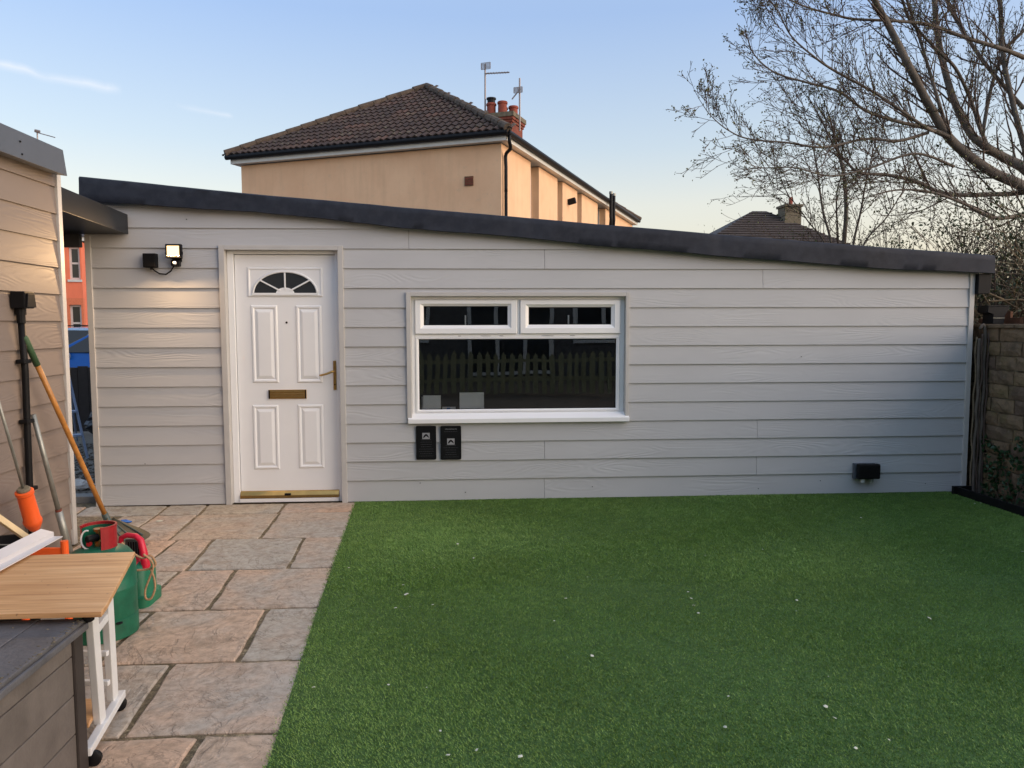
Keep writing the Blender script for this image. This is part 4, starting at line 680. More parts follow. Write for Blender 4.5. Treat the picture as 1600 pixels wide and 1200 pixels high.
rfm = MB().prism([(-.35, EZ + .17), (4, EZ + 2.3), (8.35, EZ + .17)], lambda p: (-6.3, *p), lambda p: (6.3, *p)).build('roof', M_SLATEROOF, ch, xf=cxf); B('chimney', (-3.2, 3.7, EZ + 1.8), (-2.3, 4.5, EZ + 3.4), M_CBRICK, rfm, .01, xf=cxf)
mt = cxf.inverted() @ onP(58, 205, cxf @ Vector((0, 4, 0)), cxf.to_3x3() @ Vector((0, -1, 0)))
ae = thing('rooftop_aerial', 'thin grey aerial showing just above the shed roof edge', 'aerial', tuple(cxf @ Vector((mt.x, 4, EZ + 2.2)))); MB().tube([(mt.x, 4, EZ + 2.1), (mt.x, 4, mt.z)], .035, 6).build('mast', M_ALU, ae, xf=cxf)
MB().tube([(mt.x - .05, 4, mt.z - .05), (mt.x + .78, 3.8, mt.z - .28)], .022, 5).build('boom', M_ALU, ae, xf=cxf); MB().tube([(mt.x - .1, 4, mt.z + .02), (mt.x + .12, 4, mt.z - .02)], .07, 6).build('reflector', M_ALU, ae, xf=cxf)
# ================================================================== BIG HOUSE BEHIND
HA = R(23.45); HO = Vector((.858, 10.203, 0)); HW, HL, WT = 6.70, 14.6, 5.30        # near wall corner, width of the end wall, length, wall top
HX = Matrix.Translation(HO) @ Matrix(((-math.cos(HA), math.sin(HA), 0, 0), (math.sin(HA), math.cos(HA), 0, 0), (0, 0, 1, 0), (0, 0, 0, 1)))   # local u to the left along the end wall, v away
HI = HX.inverted(); nF = HX.to_3x3() @ Vector((0, -1, 0)); nR = HX.to_3x3() @ Vector((-1, 0, 0))
onF = lambda px, py, v=0.: HI @ onP(px, py, HX @ Vector((0, v, 0)), nF); onS = lambda px, py, u=0.: HI @ onP(px, py, HX @ Vector((u, 0, 0)), nR)
hs = thing('rendered_house', 'large buff rendered house with brown tiled hip roof behind the garden room', 'house', tuple(HO))
B('end_wall', (0, 0, -.06), (HW, .3, WT), M_RENDER, hs, xf=HX); B('far_side_wall', (HW - .3, .301, -.06), (HW, HL, WT), M_RENDER, hs, xf=HX); B('far_end_wall', (0, HL - .3, -.06), (HW - .301, HL, WT), M_RENDER, hs, xf=HX)
# long side with deep window openings
slots = []
for (a, b) in ((829, 842), (871, 879), (902, 909), (934, 946)):
    p, q = onS(a, 300).y, onS(b, 300).y; slots.append((p, q))
x = .301
for i, (a, b) in enumerate(slots):
    B('side_wall', (0, x, -.06), (.3, a, WT), M_RENDER, hs, xf=HX)
    B('side_wall', (0, a, -.06), (.3, b, 3.35), M_RENDER, hs, xf=HX); x = b
    wf = MB(); 
    for lo, hi in (((.20, a, 3.36), (.26, a + .07, WT)), ((.20, b - .07, 3.36), (.26, b, WT)), ((.20, a + .07, 4.7), (.26, b - .07, 4.77)), ((.20, a + .07, 3.36), (.26, b - .07, 3.43))): wf.box(lo, hi)
    wo_ = wf.build('window', M_WHITEP, hs, xf=HX); B('pane', (.225, a + .07, 3.43), (.235, b - .07, WT), M_FARGLASS, wo_, xf=HX)
B('side_wall', (0, x, -.06), (.3, HL - .301, WT), M_RENDER, hs, xf=HX)
OV = .17
B('fascia_board', (-OV, -OV, WT + .02), (HW + OV, -OV + .03, WT + .19), M_WHITEP, hs, xf=HX); B('fascia_board', (-OV, -OV + .031, WT + .02), (-OV + .03, HL + OV, WT + .19), M_WHITEP, hs, xf=HX)
B('soffit', (-OV + .031, -OV + .031, WT + .022), (HW + OV, HL + OV, WT + .04), M_WHITEP, hs, xf=HX)
def gutter(a, b): return MB().tube([a, b], .062, 10).build('gutter', M_GUTTER, hs, xf=HX)
gutter((-OV - .06, -OV - .06, WT + .17), (HW + OV + .08, -OV - .06, WT + .17)); gutter((-OV - .06, -OV - .05, WT + .17), (-OV - .06, HL + OV, WT + .17))
MB().tube(crv([(-OV - .06, -.12, WT + .12), (-OV - .06, -.12, WT + .0), (-.20, .02, WT - .12), (-.07, .10, WT - .22), (-.07, .10, WT - .5), (-.07, .10, WT - 1)], 24), .038, 8).build('downpipe', M_GUTTER, hs, xf=HX, smooth=True); MB().tube([(-.07, .10, WT - 1), (-.07, .10, 0)], .038, 8).build('downpipe', M_GUTTER, hs, xf=HX)
E0 = WT + .21; UC = HW / 2; eo = OV + .08
apx = onF(668, 137, HW / 2); RZ = apx.z; print('ridge z', RZ, 'apex u', apx.x)
A0, A1, AP, AQ, A2, A3 = (-eo, -eo, E0), (HW + eo, -eo, E0), (UC, UC, RZ), (UC, HL - UC, RZ), (-eo, HL + eo, E0), (HW + eo, HL + eo, E0)
dn = lambda p, d: (p[0], p[1], p[2] - d)
roof = MB().add([dn(A0, .05), dn(A1, .05), dn(AP, .05), dn(AQ, .05), dn(A2, .05), dn(A3, .05)], [(0, 1, 2), (0, 2, 3, 4), (1, 5, 3, 2), (4, 3, 5)]).build('roof', M_TILE, hs, xf=HX, fix=False)
# interlocking tiles of the end slope, one by one
sl_ = math.hypot(UC + eo, RZ - E0); pit = math.atan2(RZ - E0, UC + eo); NR = 15; ge = sl_ / NR; TW = .335
tm = MB(); nseg = 12; vs_ = []
for (y, lift) in ((0, .045), (ge * 1.12, .012)):
    for i in range(nseg + 1):
        s = i / nseg; z = .022 * math.sin(s * 4 * math.pi - .6); vs_.append(((s - .5) * TW * 1.04, y, z + lift))
m9 = nseg + 1; vs_ += [(v[0], v[1] + .004, v[2] - .032) for v in vs_[:m9]]
tm.add(vs_, [(i, i + 1, m9 + i + 1, m9 + i) for i in range(nseg)] + [(2 * m9 + i, 2 * m9 + i + 1, i + 1, i) for i in range(nseg)]); tme = tm.mesh('roof_tile', smooth=False, fix=False); tme.materials.append(M_TILE)
TR = HX @ Matrix(((-1, 0, 0, 0), (0, math.cos(pit), -math.sin(pit), 0), (0, math.sin(pit), math.cos(pit), 0), (0, 0, 0, 1)))
cnt = 0
for r in range(NR):
    half = (UC + eo) * (1 - (r + .35) / NR); nn = int(half / TW) + 1
    for k in range(-nn, nn + 1):
        u = (k + .5) * TW + (0)
        if abs(u) > half + .02: continue
        rnd = random.Random(r * 97 + k); o = put('roof_tile', tme, None, roof); cnt += 1
        P = Vector((UC + u, -eo + math.cos(pit) * ge * r, E0 + math.sin(pit) * ge * r))
        o.matrix_basis = Matrix.Translation(HX @ P) @ HX.to_3x3().to_4x4() @ Matrix.Rotation(pit + rnd.uniform(-.008, .008), 4, 'X') @ Matrix.Rotation(rnd.uniform(-.008, .008), 4, 'Z')
print('tiles', cnt)
for a, b in ((A0, AP), (A1, AP), (AP, AQ), (A2, AQ), (A3, AQ)):
    a, b = Vector(a), Vector(b); n = int((b - a).length / .38)
    for i in range(n):
        p, q = a.lerp(b, i / n), a.lerp(b, (i + 1.08) / n); z = Vector((0, 0, .035)); j = random.uniform(-.01, .01)
        MB().tube([p + z + Vector((0, 0, j)), q + z + Vector((0, 0, j))], [.098, .084], 10).build('hip_tile', M_HIP, roof, xf=HX)
# chimney on the ridge
cpx = onF(789, 180, 0); tch = None
for t in np.linspace(UC, HL - UC, 200):       # ridge point on the line of sight at column 787
    w_ = HX @ Vector((UC, t, RZ)); v = w_ - CAM_C; px = 800 + FOC * v.dot(CAM_R) / v.dot(CAM_F)
    if px > 784: tch = t; break
C0 = HX @ Vector((UC, tch, 0)); mpp = (C0 - CAM_C).dot(CAM_F) / FOC; ztop = onP(790, 183, C0, nF).z; print('chimney v', tch, 'top z', ztop, 'RZ', RZ)
chm = B('chimney', (UC - 25 * mpp, tch - .55, RZ - .6), (UC + 24 * mpp, tch + .55, ztop - .32), M_CBRICK, roof, .01, xf=HX)
for i, (d, z0, z1) in enumerate(((.035, .32, .24), (.07, .24, .15), (.10, .15, .0))): B('chimney_course', (UC - 25 * mpp - d, tch - .55 - d, ztop - z0 + .002), (UC + 24 * mpp + d, tch + .55 + d, ztop - z1), M_CBRICK if i < 2 else M_LEADCAP, roof, .008, xf=HX)
for u, v, h in ((12, -.28, .42), (-6, -.28, .44), (3, .3, .42), (-14, .3, .42)):
    c = (UC + u * mpp, tch + v, ztop - .01); MB().lathe([(.15, 0), (.145, h * .8), (.17, h * .82), (.17, h * .95), (.15, h), (.11, h), (.11, h * .5)], c, 16).build('chimney_pot', M_POT, roof, xf=HX, auto=40)
    if u == 12: MB().lathe([(.13, 0), (.13, .12), (.16, .12), (.16, .17)], (c[0], c[1], c[2] + h), 12).build('cowl', M_GUTTER, roof, xf=HX)
# vent, wall lamp, flues
vt = onF(733, 283); B('air_vent', (vt.x - .10, -.02, vt.z - .10), (vt.x + .10, -.001, vt.z + .10), M_REDWOOD, hs, xf=HX)
for k in range(3): B('vent_louvre', (vt.x - .085, -.03, vt.z - .075 + k * .055), (vt.x + .085, -.021, vt.z - .045 + k * .055), M_CBRICK, hs, xf=HX)
wl = onS(893, 316, -.1); MB().beam((0, wl.y, wl.z), (-.22, wl.y, wl.z + .05), .12, .16).build('wall_lamp', M_GUTTER, hs, .02, xf=HX)
for px, dx in ((954.5, 0), (959, .0)):
    p = onS(px, 335, -.30); q = onS(px, 303 if px < 957 else 306, -.30); MB().tube(crv([(.02, p.y + .4, p.z - 1.2), (-.16, p.y + .25, p.z - .9), (-.30, p.y, p.z - .25), (-.30, p.y, p.z), (-.30, p.y, q.z)], 24), .055, 10).build('flue_pipe', M_GUTTER, hs, xf=HX, smooth=True); MB().lathe([(.06, 0), (.06, .08)], (-.30, p.y, q.z), 12).build('flue_cap', M_STEEL, hs, xf=HX)
# aerials
def aerial(px, ytop, ybase, label, panel, boom, cy):
    v_ = tch - .3; top = onF(px, ytop, v_); base = onF(px, ybase, v_)
    t = thing('chimney_aerial', label, 'aerial', tuple(HX @ base), 'aerials on the chimney'); MB().tube([base, top], .028, 6).build('mast', M_ALU, t, xf=HX)
    a, b = onF(*panel[0], v_ - .05), onF(*panel[1], v_ - .05); pb = MB()
    for i in range(6): z = a.z + (b.z - a.z) * i / 5; pb.tube([(a.x, v_ - .05, z), (b.x, v_ - .05, z)], .014, 4)
    for x_ in (a.x, (a.x + b.x) / 2, b.x): pb.tube([(x_, v_ - .05, a.z), (x_, v_ - .05, b.z)], .016, 4)
    pb.build('reflector_grid', M_ALU, t, xf=HX)
    c, d = onF(*boom[0], v_), onF(*boom[1], v_); MB().tube([c, d], .022, 6).build('boom', M_ALU, t, xf=HX)
    for i in range(1, 9): p = c.lerp(d, i / 9); MB().tube([p + Vector((0, -.09, -.06)), p + Vector((0, .09, .06))], .010, 4).build('director', M_ALU, t, xf=HX)
aerial(758, 101, 183, 'tall chimney aerial with square grid and long side boom', ((752, 99), (766, 107)), ((757, 115), (796, 113)), 0)
aerial(812, 122, 205, 'thin aerial mast right of the chimney pots with small grid', ((803, 137), (816, 144)), ((811, 141), (800, 155)), 0)
# ================================================================== FAR HOUSE
fh = thing('far_house', 'distant house with dark hip roof and pale chimney behind the bare shrubs', 'house', (20, 40, 0)); FY = 38.
P_ = lambda px, py, Y=FY: onY(px, py, Y)
ap, lf, rg_ = P_(1185, 335, FY + 3), P_(1100, 372, FY), P_(1335, 395, FY); ez = lf.z - .6
W0, W1 = lf.x - .6, P_(1345, 380).x
B('wall', (W0 + .3, FY + .1, -.06), (W1 - .3, FY + 8, ez), M_RENDER, fh); rfh = MB().add([(W0, FY - .2, ez), (W1, FY - .2, ez), (W1, FY + 8.3, ez), (W0, FY + 8.3, ez), (ap.x, FY + 4, ap.z + .35), (ap.x + .9, FY + 4, ap.z + .35)], [(0, 1, 5, 4), (1, 2, 5), (2, 3, 4, 5), (3, 0, 4), (3, 2, 1, 0)]).build('roof', M_SLATEROOF, fh)
apz = ap.z + .35
for i in range(16):
    t0 = i / 16; y0 = FY - .2 + 4.2 * t0; z0 = ez + (apz - ez) * t0; MB().beam((W0 + (ap.x - W0) * t0, y0 - .03, z0 + .02), (W1 + (ap.x + .9 - W1) * t0, y0 - .03, z0 + .02), .10, .05).build('tile_course', M_SLATEROOF, rfh)
c1 = P_(1240, 350, FY + 2.6); B('chimney', (P_(1226, 350, FY + 2.6).x, FY + 2.6, ez), (P_(1252, 350, FY + 2.6).x, FY + 3.7, P_(1240, 323, FY + 2.6).z), M_LEADCAP, rfh, .02)
B('chimney_cap', (P_(1224, 350, FY + 2.6).x, FY + 2.5, P_(1240, 323, FY + 2.6).z + .002), (P_(1254, 350, FY + 2.6).x, FY + 3.8, P_(1240, 319, FY + 2.6).z), M_LEADCAP, rfh, .02); MB().lathe([(.12, 0), (.12, .5)], (c1.x, FY + 3.1, P_(1240, 319, FY + 2.6).z), 10).build('chimney_pot', M_POT, rfh)
# ================================================================== RIGHT BOUNDARY: block wall, edging, fittings
bw = thing('block_wall', 'weathered brown block boundary wall at the right edge with ivy', 'wall', (4.62, -1.2, 0)); WXF = 4.555
B('mortar_core', (WXF + .014, -4.5, -.05), (4.78, .42, 1.44), M_LEADCAP, bw)
protos = []
for i in range(4):
    rn = random.Random(i); m = MB(); L_, H_ = (.30, .27, .33, .24)[i], .108; nn, mm = 5, 3; fr_ = []
    for b_ in range(mm + 1):
        for a_ in range(nn + 1):
            edge = a_ in (0, nn) or b_ in (0, mm); fr_.append((0 - (0 if edge else rn.uniform(.004, .016)), -L_ / 2 + L_ * a_ / nn + rn.uniform(-.004, .004), -H_ / 2 + H_ * b_ / mm + rn.uniform(-.004, .004)))
    m.add(fr_, [(b_ * (nn + 1) + a_, b_ * (nn + 1) + a_ + 1, (b_ + 1) * (nn + 1) + a_ + 1, (b_ + 1) * (nn + 1) + a_) for b_ in range(mm) for a_ in range(nn)]); o_ = len(m.v)
    bd_ = [0, nn, mm * (nn + 1) + nn, mm * (nn + 1)]; m.add([fr_[q] for q in bd_] + [(.05, fr_[q][1], fr_[q][2]) for q in bd_], [(0, 1, 5, 4), (1, 2, 6, 5), (2, 3, 7, 6), (3, 0, 4, 7)]); me_ = m.mesh('block', smooth=False); me_.materials.append(M_BLOCK); protos.append((me_, L_))
rn = random.Random(11)
for c in range(12):
    y = -2.6 - rn.uniform(0, .2)
    while y < .36:
        me_, L_ = rn.choice(protos); put('block', me_, None, bw).matrix_basis = Matrix.Translation((WXF + rn.uniform(-.006, .006), y + L_ / 2, .065 + c * .12)); y += L_ + .012
for y in np.arange(-2.6, .3, .32): B('coping_stone', (WXF - .02, y, 1.442), (4.80, y + .312, 1.475), M_BLOCK, bw, .006)
tag(MB().add([(4.27, -6.4, -.03), (4.6, -6.4, -.03), (4.6, .6, -.03), (4.27, .6, -.03)], [(0, 1, 2, 3)]).build('soil_bed', M_SOIL, fix=False), kind='structure')
edg = thing('lawn_edging', 'black plastic edging board between turf and block wall', 'edging', (4.27, -.5, 0)); MB().prism([(4.262, -.13), (4.285, -.13), (4.385, -6.4), (4.350, -6.4)], lambda p: (*p, -.05), lambda p: (*p, .072)).build('edging_board', M_BLACK, edg, .004); B('edging_end', (4.235, -.13, -.02), (4.40, -.10, .075), M_BLACK, edg, .004); B('edging_clip', (4.285, -.136, .0), (4.297, -.1305, .06), M_STEEL, edg)
tag(B('wooden_post', (4.43, .12, -.05), (4.52, .21, 1.615), M_OLDWOOD, None, .006), 'silvered wooden post top beside the right corner of the garden room', 'post')
hp = thing('rainwater_hopper', 'black rainwater hopper on top of the block wall under the gutter', 'hopper', (4.62, -.02, 1.476))
MB().prism([(4.535, 1.625), (4.725, 1.625), (4.725, 1.605), (4.69, 1.545), (4.685, 1.476), (4.585, 1.476), (4.585, 1.56), (4.535, 1.575)], lambda p: (p[0], -.04, p[1]), lambda p: (p[0], .10, p[1])).build('hopper_body', M_GUTTER, hp, .004); B('hopper_rim', (4.53, -.045, 1.6255), (4.73, .105, 1.635), M_GUTTER, hp, .003); B('hopper_band', (4.582, -.044, 1.525), (4.69, -.041, 1.529), M_STEEL, hp)
cs = thing('vine_stems', 'old woody climber stems and cable running up the wall corner', 'climber', (4.47, -.03, 0))
rn = random.Random(3)
for i in range(6):
    x0 = 4.447 + .018 * i; pts = [(x0 + .008 * rn.uniform(-1, 1), -.035 - .012 * (i % 3) + rn.uniform(-.006, .006), z) for z in np.linspace(-.03, 1.35 + .06 * rn.random(), 12)]
    if i == 4: pts += [(x0 - .02, -.04, 1.47), (x0 - .05, -.04, 1.43)]
    MB().tube(crv(pts, 40), .007 + .006 * (i % 3 == 1), 7).build('stem', (M_OLDWOOD, M_BARK, M_TWIG)[i % 3], cs, smooth=True)
bf = thing('boundary_fence', 'brown board fence rising behind the block wall', 'fence', (5.2, .6, 0))
for i in range(14): B('fence_board', (4.86 + .02 * (i % 2), -1.5 + i * .15, -.05), (4.885 + .02 * (i % 2), -1.5 + i * .15 + .142, 1.55 + random.uniform(-.04, .04)), M_REDWOOD, bf, .003)
# ---- foliage helpers
def leafmesh(pts, size, mat, name, parent=None, flat=.0, seed=0, label=None):
    rn = np.random.default_rng(seed); n = len(pts); P = np.asarray(pts); d = rn.normal(size=(n, 3)); d /= np.linalg.norm(d, axis=1)[:, None]; u = rn.normal(size=(n, 3)); u -= d * (u * d).sum(1)[:, None]; u /= np.linalg.norm(u, axis=1)[:, None]
    s = (size * rn.uniform(.6, 1.3, n))[:, None]; w = np.cross(d, u); v = np.stack([P, P + u * s * .5 + w * s * .32, P + u * s, P + u * s * .5 - w * s * .32 + d * s * .12], 1).reshape(-1, 3)
    me_ = bpy.data.meshes.new(name); me_.from_pydata(v.tolist(), [], np.arange(4 * n).reshape(-1, 4).tolist()); me_.update(); return put(name, me_, mat, parent)
def branch(mb, p, d, L, r, lvl, rn, tips, up=.15, wob=.22, kids=(5, 4, 3), spread=(25, 55), tmin=.0012, taper=.35, leaf_lvl=0):
    n = max(4, int(L / .10)) if lvl > 0 else max(3, int(L / .06)); pts = [Vector(p)]; d = Vector(d).normalized(); st = L / n
    for i in range(n):
        d = (d + Vector((rn.gauss(0, wob), rn.gauss(0, wob), rn.gauss(0, wob))) * .45 + Vector((0, 0, up * .25))).normalized(); pts.append(pts[-1] + d * st)
    rad = [max(tmin, r * (1 - (1 - taper) * i / n)) for i in range(n + 1)]
    mb.tube(pts, rad, 6 if r > .015 else (4 if r > .005 else 3), False)
    if lvl <= leaf_lvl: tips.append(pts[-1])
    if lvl > 0: grow(mb, pts, rad, lvl, rn, tips, up, wob, kids, spread, L, tmin, .15)
def grow(mb, pts, rad, lvl, rn, tips, up, wob, kids, spread, L, tmin, t0=.1):
    k = kids[len(kids) - lvl] if lvl <= len(kids) else kids[0]; k = max(1, int(round(k * rn.uniform(.7, 1.3))))
    for j in range(k):
        t = t0 + (1 - t0) * (j + rn.random()) / k; i = min(int(t * (len(pts) - 1)), len(pts) - 2); q = pts[i].lerp(pts[i + 1], t * (len(pts) - 1) - i); ax = (pts[i + 1] - pts[i]).normalized()
        s = ax.orthogonal().normalized(); s = Matrix.Rotation(rn.uniform(0, 2 * math.pi), 3, ax) @ s; s.y *= .8; a = R(rn.uniform(*spread)); dd = ax * math.cos(a) + s * math.sin(a)
        branch(mb, q, dd, L * rn.uniform(.34, .62) * (1.05 - .4 * t), max(tmin, rad[i] * rn.uniform(.42, .62)), lvl - 1, rn, tips, up, wob, kids, spread, tmin)
# ---- big bare tree
tree = thing('bare_tree', 'large bare budding tree reaching in from the right over the roof', 'tree', (8.1, 3.3, 0))
base = Vector((8.05, 3.3, -.1)); fork = onY(1640, 335, 3.2); MB().tube(crv([base, (8.0, 3.3, .8), (7.85, 3.25, 1.7), (7.65, 3.22, 2.5), fork], 20), [.26 - .004 * i for i in range(21)], 14).build('trunk', M_BARK, tree, smooth=True)
LIMBS = [  # (pixel path, depth start, depth end, radius start, end, twig density)
    ([(1640, 335), (1600, 293), (1547, 267), (1487, 220), (1453, 167), (1420, 103), (1390, 43), (1367, 0), (1345, -60)], 3.2, 2.6, .105, .028, 9),
    ([(1640, 300), (1600, 263), (1570, 247), (1537, 227), (1513, 203), (1487, 147), (1467, 67), (1460, 0), (1456, -80)], 3.2, 3.6, .10, .028, 9),
    ([(1483, 213), (1447, 200), (1403, 190), (1353, 173), (1310, 143), (1257, 128), (1210, 113), (1177, 83), (1163, 40)], 2.95, 2.2, .040, .004, 13),
    ([(1600, 90), (1570, 78), (1503, 57), (1457, 40), (1403, 33), (1337, 30), (1303, 23), (1257, 10), (1220, -8), (1180, -30)], 3.4, 2.4, .042, .006, 13),
    ([(1450, 207), (1403, 220), (1353, 217), (1287, 230), (1230, 223), (1170, 217), (1137, 203), (1110, 180), (1098, 163)], 2.9, 1.9, .030, .003, 14),
    ([(1600, 300), (1570, 303), (1480, 303), (1430, 283), (1383, 273), (1343, 270), (1320, 250), (1303, 227), (1283, 187), (1262, 150)], 3.2, 2.7, .05, .006, 12),
    ([(1625, 300), (1600, 227), (1580, 150), (1567, 83), (1563, 0), (1560, -60)], 3.3, 3.9, .055, .025, 8),
    ([(1537, 215), (1537, 200), (1550, 133), (1570, 80), (1600, 47), (1640, 0)], 3.5, 3.7, .035, .02, 7),
    ([(1545, 232), (1530, 197), (1517, 157), (1493, 107), (1463, 77), (1423, 33), (1410, 0), (1390, -50)], 3.45, 2.9, .036, .014, 9),
    ([(1487, 220), (1473, 180), (1453, 113), (1437, 60), (1417, 0), (1400, -60)], 2.95, 3.3, .036, .014, 8),
    ([(1460, 205), (1443, 197), (1370, 147), (1303, 110), (1270, 87), (1237, 57), (1217, 20), (1205, 2)], 2.9, 2.0, .032, .004, 13),
    ([(1640, 345), (1600, 337), (1553, 340), (1503, 317), (1453, 300), (1400, 297), (1350, 310)], 3.1, 2.2, .05, .006, 11),
    ([(1490, 260), (1430, 240), (1360, 262), (1300, 275), (1240, 262), (1190, 262), (1165, 255)], 2.9, 2.0, .026, .003, 12),
    ([(1600, 170), (1540, 100), (1500, 40), (1480, 0), (1470, -60)], 3.6, 4.2, .04, .02, 8),
    ([(1660, 320), (1670, 200), (1660, 80), (1650, -60)], 3.3, 3.5, .08, .04, 6)]
rn = random.Random(21); tips = []; crown = MB()
for path, y0, y1, r0, r1, dens in LIMBS:
    n = len(path); P = [onY(px, py, y0 + (y1 - y0) * i / (n - 1) + (rn.uniform(-.08, .08) if 0 < i < n - 1 else 0)) for i, (px, py) in enumerate(path)]; N = 10 * n; pts = crv(P, N)
    r0 *= .74; rad = [r0 + (r1 - r0) * (i / N) ** .8 for i in range(N + 1)]; MB().tube(pts, rad, 10 if r0 > .05 else 7).build('limb', M_BARK, tree, smooth=True)
    Ls = sum((b - a).length for a, b in zip(pts, pts[1:]))
    for j in range(int(dens * 2.3)):
        t = .12 + .88 * (j + rn.random()) / (dens * 2.3); i = min(int(t * N), N - 1); ax = (pts[i + 1] - pts[i]).normalized(); s = Matrix.Rotation(rn.uniform(0, 6.283), 3, ax) @ ax.orthogonal().normalized(); s.y *= .7; s.z += .15; a = R(rn.uniform(22, 50)); dd = ax * math.cos(a) + s * math.sin(a)
        branch(crown, pts[i], dd, rn.uniform(.5, 1.15) * (1 - .62 * t), max(.004, min(.014, rad[i] * .42)), 2, rn, tips, .22, .15, (6, 5, 3), (20, 46), .0030)
    tips.append(pts[-1])
print('crown tris', sum(len(f) - 2 for f in crown.f), 'tips', len(tips))
crown.build('crown', M_TWIG, tree, smooth=True, fix=False)
T = [t + Vector((rn.gauss(0, .012), rn.gauss(0, .012), rn.gauss(0, .012))) for t in tips for _ in range(2)]
leafmesh(T, .026, M_BUD, 'bud_cluster', tree, seed=5)
# ---- slim shrub tree in the middle
st_ = thing('slim_tree', 'slim multi stemmed tree coming into leaf above the roof, left of the big bare tree', 'tree', (5.6, 4.9, 0)); crown = MB(); tips = []
for path, y, r in (([(1318, 395), (1322, 330), (1318, 270), (1307, 225), (1298, 190), (1290, 165)], 4.9, .045), ([(1300, 395), (1285, 325), (1276, 260), (1265, 205), (1255, 175)], 4.7, .026), ([(1332, 395), (1345, 330), (1352, 290), (1362, 245), (1370, 215)], 5.1, .026), ([(1310, 395), (1308, 300), (1330, 240), (1338, 200)], 5.0, .022), ([(1345, 395), (1385, 340), (1410, 300), (1430, 270)], 4.8, .02), ([(1292, 395), (1262, 345), (1235, 310), (1205, 290)], 4.8, .018)):
    lo = onY(*path[0], y); P = [Vector((lo.x, y, -.1)), Vector((lo.x, y, 1.4))] + [onY(a, b, y) for a, b in path]; pts = crv(P, 60); rad = [r * (1 - .8 * i / 60) for i in range(61)]; MB().tube(pts, rad, 7).build('trunk', M_BARK, st_, smooth=True)
    for j in range(16):
        t = .42 + .58 * (j + rn.random()) / 16; i = min(int(t * 60), 59); ax = (pts[i + 1] - pts[i]).normalized(); s = Matrix.Rotation(rn.uniform(0, 6.283), 3, ax) @ ax.orthogonal().normalized(); dd = ax * .75 + s * .66
        branch(crown, pts[i], dd, rn.uniform(.4, .95), .007, 2, rn, tips, .12, .2, (5, 4, 3), (25, 55), .003)
crown.build('crown', M_TWIG, st_, smooth=True, fix=False)
leafmesh([t + Vector((rn.gauss(0, .03), rn.gauss(0, .03), rn.gauss(0, .03))) for t in tips for _ in range(2)], .032, M_LEAF, 'leaves', st_, seed=8)
# ---- shrubs and brambles behind the wall
def shrub(name, label, cx, cy, w, d, h, mats, nst, nleaf, seed, lsize=.034, group='shrubs behind the roof and wall', lev=2):
    rn = random.Random(seed); t = thing(name, label, 'shrub', (cx, cy, 0), group); mb = MB(); tips = []; stm = MB()
    for i in range(nst):
        p = Vector((cx + rn.uniform(-w, w) * .5, cy + rn.uniform(-d, d) * .5, -.1)); dd = Vector((rn.uniform(-.35, .35), rn.uniform(-.3, .3), 1)); branch(mb, p, dd, h * rn.uniform(.7, 1.05), rn.uniform(.012, .022), lev, rn, tips, .1, .17, (7, 6, 5), (20, 60), .003)
    mb.build('stems', mats[0], t, smooth=True, fix=False); T = [q + Vector((rn.gauss(0, .06), rn.gauss(0, .06), rn.gauss(0, .06))) for q in tips for _ in range(max(1, nleaf)) if q.z > .3]
    leafmesh(T, lsize, mats[1], 'crown', t, seed=seed); return t
shrub('hedge_shrub', 'dense evergreen shrub rising behind the right end of the roof', 5.75, 1.6, .9, .9, 2.6, (M_TWIG, M_EVER), 44, 7, 31, .034)
shrub('hedge_shrub', 'tangled dark shrub at the right edge above the block wall', 6.3, .9, 1.1, .8, 2.6, (M_STALE, M_EVER), 44, 5, 32, .034); shrub('hedge_shrub', 'sparse leafy shrub showing above the roof near its right end', 5.2, 5.3, 1.2, .5, 2.75, (M_TWIG, M_LEAF), 22, 2, 33)
shrub('hedge_shrub', 'thin twiggy shrub over the roof between slim tree and evergreen', 6.3, 5.6, 1.4, .6, 2.9, (M_TWIG, M_LEAF), 22, 2, 34); shrub('hedge_shrub', 'brown green shrub below the big tree limbs', 7.0, 3.6, 1.4, .9, 2.7, (M_TWIG, M_EVER), 24, 2, 35); shrub('hedge_shrub', 'shadowy shrub behind the rainwater hopper', 5.4, .75, .6, .5, 1.75, (M_STALE, M_EVER), 34, 4, 36, .032)
shrub('hedge_shrub', 'dense dark hedge filling the right edge under the big tree', 7.3, 1.9, 1.6, 1.0, 2.7, (M_TWIG, M_EVER), 44, 5, 37, .036)
br = thing('bramble_stems', 'pale dry bramble stems arching over the block wall by the hopper', 'brambles', (5.2, .3, 0)); rn = random.Random(9)
for i in range(26):
    a = Vector((rn.uniform(4.9, 6.4), rn.uniform(-.1, .9), rn.uniform(1.2, 1.75))); b = a + Vector((rn.uniform(-.9, .9), rn.uniform(-.2, .2), rn.uniform(.05, .5))); MB().tube(crv([a, a.lerp(b, .5) + Vector((0, 0, rn.uniform(.0, .12))), b], 10), rn.uniform(.004, .009), 5).build('stem', M_STALE, br, smooth=True)
